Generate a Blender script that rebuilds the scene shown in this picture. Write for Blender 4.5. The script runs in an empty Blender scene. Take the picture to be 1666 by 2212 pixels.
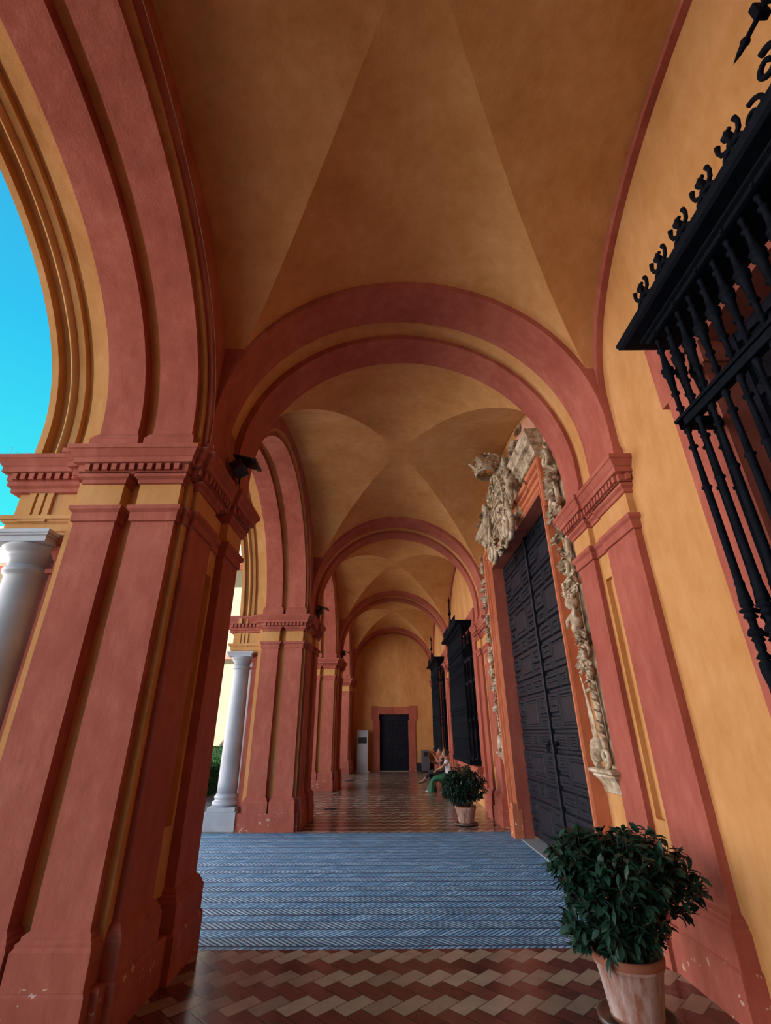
import bpy, bmesh, math, random
from mathutils import Vector, Matrix
from math import sin, cos, pi, sqrt, radians, atan2
random.seed(7)
C = bpy.context.scene.collection
BAY = 6.517

# ------------------------------------------------------------------ materials
def nt(name):
    m = bpy.data.materials.new(name); m.use_nodes = True
    t = m.node_tree; t.nodes.clear()
    out = t.nodes.new('ShaderNodeOutputMaterial'); b = t.nodes.new('ShaderNodeBsdfPrincipled')
    t.links.new(b.outputs[0], out.inputs[0])
    return m, t, b
def N(t, kind, **kw):
    n = t.nodes.new(kind)
    for k, v in kw.items():
        if k.startswith('i_'):
            key = k[2:]; key = int(key) if key.isdigit() else key
            n.inputs[key].default_value = v
        else: setattr(n, k, v)
    return n
def ramp(t, fac, stops):
    r = t.nodes.new('ShaderNodeValToRGB'); e = r.color_ramp.elements
    while len(e) > 1: e.remove(e[0])
    e[0].position, e[0].color = stops[0][0], (*stops[0][1], 1)
    for p, c in stops[1:]:
        x = e.new(p); x.color = (*c, 1)
    t.links.new(fac, r.inputs[0]); return r.outputs[0]
def M2(t, op, a, b=None, c=None):
    n = t.nodes.new('ShaderNodeMath'); n.operation = op
    for i, v in enumerate((a, b, c)):
        if v is None: continue
        if isinstance(v, (int, float)): n.inputs[i].default_value = v
        else: t.links.new(v, n.inputs[i])
    return n.outputs[0]
def mix(t, f, a, b, mode='MIX'):
    n = t.nodes.new('ShaderNodeMix'); n.data_type = 'RGBA'; n.blend_type = mode
    for s, v in ((0, f), (6, a), (7, b)):
        if isinstance(v, (int, float)): n.inputs[s].default_value = v
        elif isinstance(v, tuple): n.inputs[s].default_value = (*v, 1) if len(v) == 3 else v
        else: t.links.new(v, n.inputs[s])
    return n.outputs[2]
def bump(t, b, h, s=.3, d=.01):
    n = N(t, 'ShaderNodeBump'); n.inputs['Strength'].default_value = s; n.inputs['Distance'].default_value = d
    t.links.new(h, n.inputs['Height']); t.links.new(n.outputs[0], b.inputs['Normal'])
def plaster(name, c0, c1, c2, rough=.85, bs=.35, scuff=None):
    m, t, b = nt(name)
    tc = N(t, 'ShaderNodeTexCoord')
    mp = N(t, 'ShaderNodeMapping'); mp.inputs['Scale'].default_value = (1, 1, .45)
    t.links.new(tc.outputs['Object'], mp.inputs[0])
    n1 = N(t, 'ShaderNodeTexNoise', i_Scale=1.7, i_Detail=6, i_Roughness=.62)
    n2 = N(t, 'ShaderNodeTexNoise', i_Scale=9, i_Detail=7, i_Roughness=.65)
    n3 = N(t, 'ShaderNodeTexNoise', i_Scale=55, i_Detail=4)
    t.links.new(mp.outputs[0], n1.inputs[0]); t.links.new(mp.outputs[0], n2.inputs[0]); t.links.new(tc.outputs['Object'], n3.inputs[0])
    f = M2(t, 'ADD', M2(t, 'MULTIPLY', n1.outputs[0], .6), M2(t, 'MULTIPLY', n2.outputs[0], .4))
    col = ramp(t, f, [(.32, c0), (.5, c1), (.68, c2)])
    if scuff:
        sx = N(t, 'ShaderNodeSeparateXYZ'); t.links.new(tc.outputs['Object'], sx.inputs[0])
        n4 = N(t, 'ShaderNodeTexNoise', i_Scale=14, i_Detail=5); t.links.new(tc.outputs['Object'], n4.inputs[0])
        low = M2(t, 'MULTIPLY', M2(t, 'LESS_THAN', sx.outputs[2], .30), M2(t, 'GREATER_THAN', n4.outputs[0], .66))
        col = mix(t, low, col, scuff)
    t.links.new(col, b.inputs['Base Color']); b.inputs['Roughness'].default_value = rough
    b.inputs['Specular IOR Level'].default_value = .2
    bump(t, b, M2(t, 'ADD', n2.outputs[0], M2(t, 'MULTIPLY', n3.outputs[0], .25)), bs, .02)
    return m
RED = plaster('red_plaster', (.29, .070, .048), (.385, .105, .075), (.49, .16, .115), scuff=(.55, .40, .33))
YEL = plaster('ochre_plaster', (.47, .212, .066), (.57, .287, .108), (.67, .367, .165), bs=.25)
ORG = plaster('orange_moulding_plaster', (.44, .125, .06), (.53, .17, .085), (.62, .24, .13), bs=.3, scuff=(.75, .6, .5))
CREAM = plaster('cream_facade_plaster', (.205, .165, .108), (.23, .188, .125), (.255, .21, .145))
PINK = plaster('pink_brick_plaster', (.62, .30, .20), (.68, .36, .25), (.74, .42, .30))
WHITE = plaster('white_parapet', (.33, .32, .30), (.37, .36, .35), (.42, .41, .40))
def simple(name, col, rough=.5, metal=0, noise=.12, scale=20, bs=0, spec=.5):
    m, t, b = nt(name)
    tc = N(t, 'ShaderNodeTexCoord'); n = N(t, 'ShaderNodeTexNoise', i_Scale=scale, i_Detail=4)
    t.links.new(tc.outputs['Object'], n.inputs[0])
    lo = tuple(c * (1 - noise) for c in col); hi = tuple(min(1, c * (1 + noise)) for c in col)
    t.links.new(ramp(t, n.outputs[0], [(.3, lo), (.7, hi)]), b.inputs['Base Color'])
    b.inputs['Roughness'].default_value = rough; b.inputs['Metallic'].default_value = metal
    b.inputs['Specular IOR Level'].default_value = spec
    if bs: bump(t, b, n.outputs[0], bs, .01)
    return m
IRON = simple('wrought_iron', (.004, .006, .011), .7, 0, .3, 30, .1, .07)
DOORW = simple('dark_wood_door', (.008, .011, .022), .45, 0, .35, 12, .08, .32)
DARK = simple('dark_interior', (.012, .012, .014), .9)
MARBLE = simple('white_marble', (.40, .42, .49), .4, 0, .16, 3, .03)
STONE_G = simple('threshold_stone', (.30, .34, .38), .5, 0, .15, 6)
GREYM = simple('brushed_grey_metal', (.50, .55, .62), .35, .3, .06, 4)
GREYD = simple('dark_grey_metal', (.10, .115, .15), .4, .2, .1)
BLACKP = simple('black_plastic', (.012, .012, .015), .35)
SKIN = simple('skin', (.36, .18, .115), .5, 0, .05)
HAIR = simple('dark_hair', (.02, .014, .012), .45)
GREENF = simple('green_fabric', (.004, .10, .045), .7, 0, .2)
WHITEF = simple('white_fabric', (.72, .68, .78), .8)
BLACKF = simple('black_fabric', (.012, .011, .014), .85)
SANDAL = simple('white_sandal_leather', (.8, .78, .75), .5)
BARK = simple('brown_twig', (.07, .045, .03), .8)
SOIL = simple('potting_soil', (.03, .022, .016), .95, 0, .3, 40, .5)
SAUC = simple('glazed_saucer', (.10, .07, .06), .35)
SILV = simple('white_fixture', (.6, .58, .55), .4)
TILER = simple('roof_tile', (.5, .22, .12), .8)
def stone_carve():
    m, t, b = nt('weathered_carved_stone')
    tc = N(t, 'ShaderNodeTexCoord'); n = N(t, 'ShaderNodeTexNoise', i_Scale=7, i_Detail=8, i_Roughness=.7)
    n2 = N(t, 'ShaderNodeTexNoise', i_Scale=45, i_Detail=5)
    t.links.new(tc.outputs['Object'], n.inputs[0]); t.links.new(tc.outputs['Object'], n2.inputs[0])
    t.links.new(ramp(t, n.outputs[0], [(.33, (.17, .11, .06)), (.48, (.43, .33, .22)), (.60, (.64, .56, .44))]), b.inputs['Base Color'])
    b.inputs['Roughness'].default_value = .8; bump(t, b, n2.outputs[0], .5, .01)
    return m
CARVE = stone_carve()
def terracotta():
    m, t, b = nt('lime_stained_terracotta')
    tc = N(t, 'ShaderNodeTexCoord'); mp = N(t, 'ShaderNodeMapping'); mp.inputs['Scale'].default_value = (14, 14, 3)
    t.links.new(tc.outputs['Object'], mp.inputs[0])
    n = N(t, 'ShaderNodeTexNoise', i_Scale=1, i_Detail=6, i_Roughness=.65); t.links.new(mp.outputs[0], n.inputs[0])
    sx = N(t, 'ShaderNodeSeparateXYZ'); t.links.new(tc.outputs['Object'], sx.inputs[0])
    body = M2(t, 'MULTIPLY', M2(t, 'LESS_THAN', sx.outputs[2], .30), M2(t, 'GREATER_THAN', sx.outputs[2], .05))
    f = M2(t, 'MULTIPLY', body, ramp(t, n.outputs[0], [(.38, (0, 0, 0)), (.62, (1, 1, 1))]))
    t.links.new(mix(t, f, (.27, .10, .06), (.50, .40, .38)), b.inputs['Base Color'])
    b.inputs['Roughness'].default_value = .85; bump(t, b, n.outputs[0], .2, .01)
    return m
TERRA = terracotta()
def leafmat(name, a, c):
    m, t, b = nt(name)
    oi = N(t, 'ShaderNodeTexCoord'); n = N(t, 'ShaderNodeTexNoise', i_Scale=9, i_Detail=2); t.links.new(oi.outputs['Object'], n.inputs[0])
    t.links.new(ramp(t, n.outputs[0], [(.35, a), (.65, c)]), b.inputs['Base Color'])
    b.inputs['Roughness'].default_value = .42; b.inputs['Specular IOR Level'].default_value = .4
    return m
LEAF = leafmat('glossy_dark_leaf', (.008, .034, .022), (.020, .070, .044))
HEDGE = leafmat('clipped_hedge_leaf', (.02, .09, .015), (.06, .20, .03))
def brick_floor():
    m, t, b = nt('grey_brick_on_edge_paving')
    tc = N(t, 'ShaderNodeTexCoord'); sx = N(t, 'ShaderNodeSeparateXYZ'); t.links.new(tc.outputs['Object'], sx.inputs[0])
    x, y = sx.outputs[0], sx.outputs[1]
    wob = N(t, 'ShaderNodeTexNoise', i_Scale=3.0, i_Detail=3); t.links.new(tc.outputs['Object'], wob.inputs[0])
    wv = M2(t, 'MULTIPLY', M2(t, 'SUBTRACT', wob.outputs[0], .5), .05)
    yw = M2(t, 'ADD', y, wv)
    r = M2(t, 'DIVIDE', yw, .1875)
    row = M2(t, 'FLOOR', r); par = M2(t, 'MODULO', M2(t, 'ADD', row, 100), 2)
    sgn = M2(t, 'SUBTRACT', M2(t, 'MULTIPLY', par, 2), 1)
    fr = M2(t, 'FRACT', r)
    u = M2(t, 'DIVIDE', M2(t, 'ADD', x, M2(t, 'MULTIPLY', M2(t, 'MULTIPLY', sgn, fr), .19)), .056)
    uf = M2(t, 'FRACT', u)
    edge = M2(t, 'MINIMUM', uf, M2(t, 'SUBTRACT', 1, uf))            # 0 at a joint
    rowedge = M2(t, 'MINIMUM', fr, M2(t, 'SUBTRACT', 1, fr))
    w = M2(t, 'MINIMUM', M2(t, 'MULTIPLY', edge, M2(t, 'SUBTRACT', 1.35, M2(t, 'MULTIPLY', par, .62))), M2(t, 'MULTIPLY', rowedge, 2.2))     # wider joints darken every other course, relief shading put into the colour
    # brick id
    cid = N(t, 'ShaderNodeCombineXYZ'); t.links.new(M2(t, 'FLOOR', u), cid.inputs[0]); t.links.new(row, cid.inputs[1])
    wn = N(t, 'ShaderNodeTexWhiteNoise'); t.links.new(cid.outputs[0], wn.inputs[0])
    n = N(t, 'ShaderNodeTexNoise', i_Scale=1.3, i_Detail=5); t.links.new(tc.outputs['Object'], n.inputs[0])
    n2 = N(t, 'ShaderNodeTexNoise', i_Scale=40, i_Detail=4); t.links.new(tc.outputs['Object'], n2.inputs[0])
    base = ramp(t, M2(t, 'ADD', M2(t, 'MULTIPLY', wn.outputs[0], .5), M2(t, 'MULTIPLY', n.outputs[0], .5)),
                [(.25, (.10, .28, .50)), (.55, (.17, .40, .66)), (.8, (.30, .56, .84))])  # blue skylight tint put into the grey brick colours
    gap = ramp(t, w, [(.07, (.12, .16, .24)), (.26, (1, 1, 1))])
    col = mix(t, 1.0, base, gap, 'MULTIPLY')
    t.links.new(col, b.inputs['Base Color']); b.inputs['Roughness'].default_value = .55
    b.inputs['Specular IOR Level'].default_value = .5
    saw = M2(t, 'MULTIPLY', uf, 1.1)
    hh = M2(t, 'ADD', M2(t, 'ADD', M2(t, 'MINIMUM', M2(t, 'MULTIPLY', w, 4), 1), saw), M2(t, 'ADD', M2(t, 'MULTIPLY', wn.outputs[0], .7), M2(t, 'MULTIPLY', n2.outputs[0], .4)))
    bump(t, b, hh, 1.0, .02)
    return m
BRICK = brick_floor()
def tile_floor():
    m, t, b = nt('polished_herringbone_tile')
    tc = N(t, 'ShaderNodeTexCoord'); sx = N(t, 'ShaderNodeSeparateXYZ'); t.links.new(tc.outputs['Object'], sx.inputs[0])
    x, y = sx.outputs[0], sx.outputs[1]; s = .131 * sqrt(2)
    u = M2(t, 'ADD', M2(t, 'DIVIDE', M2(t, 'ADD', x, y), s), 400); v = M2(t, 'ADD', M2(t, 'DIVIDE', M2(t, 'SUBTRACT', x, y), s), 400)
    i, j = M2(t, 'FLOOR', u), M2(t, 'FLOOR', v)
    k = M2(t, 'MODULO', M2(t, 'ADD', M2(t, 'SUBTRACT', i, j), 400), 4)
    fu, fv = M2(t, 'SUBTRACT', u, i), M2(t, 'SUBTRACT', v, j)
    hor = M2(t, 'LESS_THAN', k, 1.5)
    k1 = M2(t, 'COMPARE', k, 1, .1); k2 = M2(t, 'COMPARE', k, 2, .1); ver = M2(t, 'SUBTRACT', 1, hor)
    lu = M2(t, 'ADD', fu, k1); lv = M2(t, 'ADD', fv, k2)
    U = M2(t, 'ADD', 1, hor); V = M2(t, 'ADD', 1, ver)
    d = M2(t, 'MINIMUM', M2(t, 'MINIMUM', lu, M2(t, 'SUBTRACT', U, lu)), M2(t, 'MINIMUM', lv, M2(t, 'SUBTRACT', V, lv)))
    cid = N(t, 'ShaderNodeCombineXYZ'); t.links.new(M2(t, 'SUBTRACT', i, k1), cid.inputs[0]); t.links.new(M2(t, 'SUBTRACT', j, k2), cid.inputs[1])
    wn = N(t, 'ShaderNodeTexWhiteNoise'); t.links.new(cid.outputs[0], wn.inputs[0])
    n = N(t, 'ShaderNodeTexNoise', i_Scale=9, i_Detail=6, i_Roughness=.6); t.links.new(tc.outputs['Object'], n.inputs[0])
    f = M2(t, 'ADD', M2(t, 'MULTIPLY', wn.outputs[0], .5), M2(t, 'MULTIPLY', n.outputs[0], .5))
    cream = ramp(t, f, [(.25, (.23, .185, .14)), (.55, (.32, .26, .195)), (.8, (.42, .35, .265))])
    red = ramp(t, f, [(.25, (.085, .027, .022)), (.55, (.13, .045, .035)), (.8, (.18, .068, .05))])
    col = mix(t, hor, red, cream)
    g = ramp(t, d, [(.018, (.35, .30, .27)), (.045, (1, 1, 1))])
    t.links.new(mix(t, 1.0, col, g, 'MULTIPLY'), b.inputs['Base Color'])
    t.links.new(M2(t, 'ADD', M2(t, 'MULTIPLY', n.outputs[0], .16), .12), b.inputs['Roughness'])
    b.inputs['Specular IOR Level'].default_value = .42
    n2 = N(t, 'ShaderNodeTexNoise', i_Scale=5, i_Detail=2); t.links.new(tc.outputs['Object'], n2.inputs[0])
    bump(t, b, M2(t, 'ADD', M2(t, 'MULTIPLY', M2(t, 'MINIMUM', M2(t, 'MULTIPLY', d, 12), 1), .4), M2(t, 'ADD', M2(t, 'MULTIPLY', wn.outputs[0], .25), M2(t, 'MULTIPLY', n2.outputs[0], .4))), .22, .003)
    return m
TILE = tile_floor()
GRAVEL = simple('courtyard_earth', (.13, .12, .10), .9, 0, .1, 4)

# ------------------------------------------------------------------ mesh helpers
class MB:
    def __init__(s): s.bm = bmesh.new(); s.mats = []
    def mi(s, m):
        if m not in s.mats: s.mats.append(m)
        return s.mats.index(m)
    def face(s, pts, m, smooth=False):
        vs = [s.bm.verts.new(p) for p in pts]
        try: f = s.bm.faces.new(vs)
        except ValueError: return
        f.material_index = s.mi(m); f.smooth = smooth; return f
    def box(s, x0, x1, y0, y1, z0, z1, m, bev=0):
        bm = s.bm
        v = [bm.verts.new(p) for p in ((x0,y0,z0),(x1,y0,z0),(x1,y1,z0),(x0,y1,z0),(x0,y0,z1),(x1,y0,z1),(x1,y1,z1),(x0,y1,z1))]
        fs = []
        for q in ((0,3,2,1),(4,5,6,7),(0,1,5,4),(1,2,6,5),(2,3,7,6),(3,0,4,7)):
            f = bm.faces.new([v[k] for k in q]); f.material_index = s.mi(m); fs.append(f)
        if bev:
            es = list({e for f in fs for e in f.edges})
            r = bmesh.ops.bevel(bm, geom=es, offset=bev, segments=2, affect='EDGES', profile=.5)
        return s
    def grid(s, rows, m, smooth=True, close_u=False, close_v=False):
        V = [[s.bm.verts.new(p) for p in r] for r in rows]
        nr, nc = len(V), len(V[0]); mi = s.mi(m)
        for a in range(nr if close_v else nr - 1):
            for b in range(nc if close_u else nc - 1):
                q = [V[a][b], V[a][(b+1) % nc], V[(a+1) % nr][(b+1) % nc], V[(a+1) % nr][b]]
                try: f = s.bm.faces.new(q)
                except ValueError: continue
                f.material_index = mi; f.smooth = smooth
        return V
    def lathe(s, prof, c, m, n=24, smooth=True, axis='z', caps=True):
        rows = []
        for r, z in prof:
            row = []
            for k in range(n):
                a = 2 * pi * k / n
                if axis == 'z': p = (c[0] + r * cos(a), c[1] + r * sin(a), c[2] + z)
                elif axis == 'y': p = (c[0] + r * cos(a), c[1] + z, c[2] + r * sin(a))
                else: p = (c[0] + z, c[1] + r * cos(a), c[2] + r * sin(a))
                row.append(p)
            rows.append(row)
        V = s.grid(rows, m, smooth, close_u=True)
        if caps:
            for row in (V[0], V[-1]):
                try: f = s.bm.faces.new(row); f.material_index = s.mi(m)
                except ValueError: pass
    def tube(s, pts, rad, m, n=8, smooth=True, flat=1.0):
        pts = [Vector(p) for p in pts]; rows = []
        up = None
        for i, p in enumerate(pts):
            d = (pts[min(i+1, len(pts)-1)] - pts[max(i-1, 0)]).normalized()
            if up is None: up = Vector((0,0,1)) if abs(d.z) < .9 else Vector((1,0,0))
            sx = d.cross(up).normalized(); up = sx.cross(d).normalized()
            r = rad[i] if isinstance(rad, (list, tuple)) else rad
            rows.append([p + sx * (r * cos(2*pi*k/n)) + up * (r * flat * sin(2*pi*k/n)) for k in range(n)])
        V = s.grid(rows, m, smooth, close_u=True)
        for row in (V[0], V[-1]):
            try: f = s.bm.faces.new(row); f.material_index = s.mi(m)
            except ValueError: pass
    def ball(s, c, r, m, n=12, sc=(1,1,1)):
        rows = [[(c[0] + r*sc[0]*sin(pi*a/n)*cos(2*pi*b/(n*2)), c[1] + r*sc[1]*sin(pi*a/n)*sin(2*pi*b/(n*2)), c[2] + r*sc[2]*cos(pi*a/n)) for b in range(2*n)] for a in range(n+1)]
        rows = rows[::-1]
        s.grid(rows, m, True, close_u=True); bmesh.ops.remove_doubles(s.bm, verts=s.bm.verts, dist=1e-6) if len(s.bm.verts) < 4000 else None
    def build(s, name, parent=None, shade=None, recalc=True):
        if recalc: bmesh.ops.recalc_face_normals(s.bm, faces=s.bm.faces)
        me = bpy.data.meshes.new(name); s.bm.to_mesh(me); s.bm.free()
        for m in s.mats: me.materials.append(m)
        o = bpy.data.objects.new(name, me); C.objects.link(o)
        if parent is not None:
            o.parent = parent; o.matrix_parent_inverse = Matrix.Identity(4); o.location = -Vector(parent.location)
            if parent.parent is not None: o.location = Vector((0,0,0))
        return o
def thing(name, label, cat, loc=(0,0,0), group=None, kind=None):
    o = bpy.data.objects.new(name, None); o.empty_display_size = .2; C.objects.link(o); o.location = loc
    tag(o, label, cat, group, kind); return o
def tag(o, label=None, cat=None, group=None, kind=None):
    if label: o['label'] = label
    if cat: o['category'] = cat
    if group: o['group'] = group
    if kind: o['kind'] = kind
    return o
def copy_thing(root, loc, label=None, group=None):
    r = root.copy(); C.objects.link(r); r.location = loc
    if label: r['label'] = label
    if group: r['group'] = group
    for ch in list(root.children):
        c = ch.copy(); C.objects.link(c); c.parent = r
        for g in list(ch.children):
            d = g.copy(); C.objects.link(d); d.parent = c
    return r

def offset_poly(P, d):
    """P rectilinear or general closed polygon, clockwise seen from above => outward is left-hand normal flipped; handled by sign of area."""
    n = len(P); A = sum(P[i][0]*P[(i+1)%n][1] - P[(i+1)%n][0]*P[i][1] for i in range(n))
    s = 1 if A > 0 else -1; out = []
    for i in range(n):
        p0, p1, p2 = Vector(P[i-1]), Vector(P[i]), Vector(P[(i+1)%n])
        a = (p1-p0).normalized(); b = (p2-p1).normalized()
        na = Vector((a.y, -a.x)) * s; nb = Vector((b.y, -b.x)) * s
        k = 1 + na.dot(nb)
        m = (na + nb) / k if k > 1e-3 else na
        out.append(p1 + m * d)
    return out
def stack(mb, P, prof, mat, emats=None):
    """loft a closed plan polygon through (offset, z) pairs"""
    rings = [[mb.bm.verts.new((q.x, q.y, z)) for q in offset_poly(P, d)] for d, z in prof]
    n = len(P)
    for a in range(len(rings)-1):
        for i in range(n):
            q = [rings[a][i], rings[a][(i+1)%n], rings[a+1][(i+1)%n], rings[a+1][i]]
            f = mb.bm.faces.new(q); f.material_index = mb.mi(emats[i] if emats and emats[i] else mat)
    for r in (rings[0], rings[-1]):
        f = mb.bm.faces.new(r); f.material_index = mb.mi(mat)
CORN = [(0, 3.575), (.018, 3.58), (.018, 3.615), (.045, 3.635), (.045, 3.675), (.055, 3.68), (.055, 3.745), (.095, 3.752), (.095, 3.80), (.105, 3.81), (.135, 3.865), (.145, 3.87), (.145, 3.91)]
NECK = [(0, 3.22), (.02, 3.225), (.02, 3.30), (.035, 3.315), (.045, 3.325), (.045, 3.36)]
PLINTH = [(.075, 0), (.075, .265), (.062, .28)]
BASE = [(.058, .28), (.058, .455), (.045, .475), (.045, .49), (.028, .505), (.028, .52), (0, .54)]
def dentils(mb, P, sides, mat, z0=3.682, z1=3.742, w=.045, gap=.033, dep=.03, base=.056):
    """little blocks along the chosen edges of polygon P"""
    Q = offset_poly(P, base); n = len(P)
    A = sum(P[i][0]*P[(i+1)%n][1] - P[(i+1)%n][0]*P[i][1] for i in range(n)); s = 1 if A > 0 else -1
    out = []
    for i in range(n):
        a, b = Q[i], Q[(i+1)%n]; out.append(a)
        if i not in sides: continue
        L = (b-a).length; d = (b-a)/L; no = Vector((d.y, -d.x))*s
        k = max(1, int((L - gap) // (w + gap))); st = (L - (k*(w+gap)-gap))/2
        for j in range(k):
            p = a + d*(st + j*(w+gap)); q = p + d*w
            out += [p, p + no*dep, q + no*dep, q]
    lo = [mb.bm.verts.new((v.x, v.y, z0)) for v in out]; hi = [mb.bm.verts.new((v.x, v.y, z1)) for v in out]; mi = mb.mi(mat); m = len(out)
    for i in range(m): mb.bm.faces.new([lo[i],lo[(i+1)%m],hi[(i+1)%m],hi[i]]).material_index = mi
    for r_ in (lo, hi): mb.bm.faces.new(r_).material_index = mi

# ------------------------------------------------------------------ arcade piers (left row)
YM = 4.317                                   # middle of a pier, measured from the module origin
def my(y): return 2*YM - y
PB = [(-2.73,3.66),(-2.64,3.66),(-2.64,3.594),(-2.29,3.594),(-2.29,3.714),(-2.15,3.714),(-2.15,3.594),(-1.79,3.594),(-1.79,3.665),(-1.74,3.665),(-1.74,3.74),
      (-1.69,3.74),(-1.69,4.20),(-1.72,4.20),(-1.72,4.45),(-1.64,4.45),(-1.64,4.90),(-1.74,4.90),(-1.74,my(3.665)),(-1.79,my(3.665)),(-1.79,my(3.594)),(-2.15,my(3.594)),(-2.15,my(3.714)),
      (-2.29,my(3.714)),(-2.29,my(3.594)),(-2.64,my(3.594)),(-2.64,my(3.66)),(-2.73,my(3.66))]
PE = [YEL,RED,RED,RED,YEL,RED,RED,RED,YEL,YEL,RED,RED,RED,YEL,RED,RED,RED,YEL,YEL,RED,RED,RED,YEL,RED,RED,RED,YEL,YEL]
PS = [(-2.73,3.66),(-2.64,3.66),(-2.64,3.594),(-1.79,3.594),(-1.79,3.665),(-1.74,3.665),(-1.74,3.74),(-1.69,3.74),(-1.69,4.45),(-1.64,4.45),(-1.64,4.90),(-1.74,4.90),(-1.74,my(3.665)),
      (-1.79,my(3.665)),(-1.79,my(3.594)),(-2.64,my(3.594)),(-2.64,my(3.66)),(-2.73,my(3.66))]
def make_pier(k, label):
    dy = k * BAY
    root = thing('arcade_pier', label, 'pier', (-2.2, YM, 0), 'arcade piers on the courtyard side')
    mb = MB(); stack(mb, PS, PLINTH, RED); mb.build('plinth', root)
    # shaft body: ochre core with the recessed panel on the corridor face
    mb = MB(); core = [(-2.73,3.66),(-2.66,3.66),(-2.66,3.714),(-1.79,3.714),(-1.79,3.665),(-1.74,3.665),(-1.74,3.76),(-1.78,3.76),(-1.78,4.88),(-1.74,4.88),(-1.74,my(3.665)),(-1.79,my(3.665)),(-1.79,my(3.714)),(-2.66,my(3.714)),(-2.66,my(3.66)),(-2.73,my(3.66))]
    stack(mb, core, [(0,.27),(0,3.63)], YEL); mb.build('pier_core', root)
    mb = MB()
    mb.box(-1.80,-1.72,4.19,4.245,.50,3.58,YEL); mb.box(-1.80,-1.72,4.405,4.46,.50,3.58,YEL)
    mb.box(-1.80,-1.72,4.245,4.405,.50,.95,YEL); mb.box(-1.80,-1.72,4.245,4.405,2.98,3.58,YEL)
    mb.build('sunk_panel', root)
    pil = [(-2.64,-2.29,3.594,3.76),(-2.15,-1.79,3.594,3.76),(-2.64,-2.29,my(3.76),my(3.594)),(-2.15,-1.79,my(3.76),my(3.594)),(-1.80,-1.69,3.74,4.20),(-1.80,-1.64,4.45,4.90)]
    for x0,x1,y0,y1 in pil:
        mb = MB(); R = [(x0,y0),(x1,y0),(x1,y1),(x0,y1)]
        stack(mb, R, [(0,.50),(0,3.24)], RED); p = mb.build('pilaster', root)
        mb = MB(); stack(mb, R, BASE, RED); mb.build('pilaster_base', root)
        mb = MB(); stack(mb, R, NECK, RED); mb.build('necking', root)
        mb = MB(); stack(mb, R, [(0,3.355),(0,3.60)], YEL); mb.build('frieze_block', root)
        mb = MB(); stack(mb, R, CORN[:5]+[(0.045,3.69)], RED); mb.build('architrave_block', root)
    mb = MB(); stack(mb, [(-1.79,3.665),(-1.74,3.665),(-1.74,3.76),(-1.82,3.76),(-1.82,3.70),(-1.79,3.70)], NECK, RED); mb.build('necking', root)
    mb = MB(); stack(mb, [(-1.80,4.19),(-1.72,4.19),(-1.72,4.46),(-1.80,4.46)], NECK, RED); mb.build('necking', root)
    mb = MB(); stack(mb, PS, [(.03,3.66),(.045,3.665)]+CORN[4:], RED); co = mb.build('cornice', root)
    mb = MB(); dentils(mb, PS, [2,5,7,9], RED); mb.build('dentil_course', co)
    # pad stones the arch ribs spring from
    for x0,x1,y0,y1 in ((-2.64,-2.29,3.594,3.9),(-2.15,-1.79,3.594,3.9),(-2.64,-2.29,my(3.9),my(3.594)),(-2.15,-1.79,my(3.9),my(3.594)),(-1.85,-1.69,3.74,4.20),(-1.85,-1.64,4.45,4.90)):
        mb = MB(); stack(mb, [(x0,y0),(x1,y0),(x1,y1),(x0,y1)], [(.045,3.905),(.045,4.04),(.03,4.055),(.03,4.07),(.005,4.10)], RED); mb.build('springer_block', root)
    root.location = (-2.2, YM + dy, 0); return root
pier0 = make_pier(0, 'near red pier with paired pilasters on the left, its plinth cut by the frame')
piers = [pier0]
for k, lab in ((-1, 'pier behind the viewpoint carrying the near side of the left arch'), (1, 'second red pier from the viewpoint, beside the blue-grey brick paving'),
               (2, 'third red pier from the viewpoint, seen past the second'), (3, 'farthest red pier, against the end wall beside the grey stand')):
    piers.append(copy_thing(pier0, (-2.2, YM + k*BAY, 0), lab))

# ------------------------------------------------------------------ marble columns and entablature on the outside of every pier
def make_column(label, k, yc):
    r = thing('marble_column', label, 'column', (-3.09, yc, 0), 'paired white marble columns')
    c = (-3.09, yc, 0)
    mb = MB(); mb.box(-3.39,-2.80,yc-.30,yc+.30,0,.30,MARBLE,.006); mb.build('pedestal_block', r)
    mb = MB(); mb.box(-3.35,-2.83,yc-.26,yc+.26,.30,.375,MARBLE,.006)
    mb.lathe([(.20,.37),(.245,.385),(.255,.42),(.245,.455),(.215,.465),(.205,.49),(.222,.505),(.225,.53),(.205,.55),(.188,.58)], c, MARBLE, 40); mb.build('base', r)
    mb = MB(); sh = [(.186,.575)]
    for i in range(1,15):
        t = i/15; sh.append((.186 - .028*t**1.6, .575 + 2.235*t))
    sh += [(.158,2.80),(.165,2.82),(.182,2.835),(.186,2.855),(.182,2.872),(.162,2.885),(.158,2.90)]
    mb.lathe(sh, c, MARBLE, 40); mb.build('shaft', r)
    mb = MB(); mb.lathe([(.158,2.895),(.160,2.95),(.172,2.955),(.172,2.968),(.182,2.972),(.182,2.986),(.205,3.01),(.235,3.045),(.240,3.07)], c, MARBLE, 40)
    mb.box(-3.33,-2.85,yc-.24,yc+.24,3.065,3.115,MARBLE); mb.box(-3.345,-2.835,yc-.255,yc+.255,3.115,3.135,MARBLE); mb.box(-3.36,-2.82,yc-.27,yc+.27,3.135,3.165,MARBLE)
    mb.build('capital', r)
    return r
colm = make_column('left marble column beside the near red pier, its base hidden', 0, 3.86)
def col_at(k, yc, lab): return copy_thing(colm, (-3.09, yc + k*BAY, 0), lab)
col_at(0, 4.72, 'marble column hidden behind the near left column')
col_at(1, 3.86, 'white marble column standing on a block in front of the second pier')
col_at(1, 4.72, 'slimmer looking marble column just behind the one at the second pier')
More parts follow.
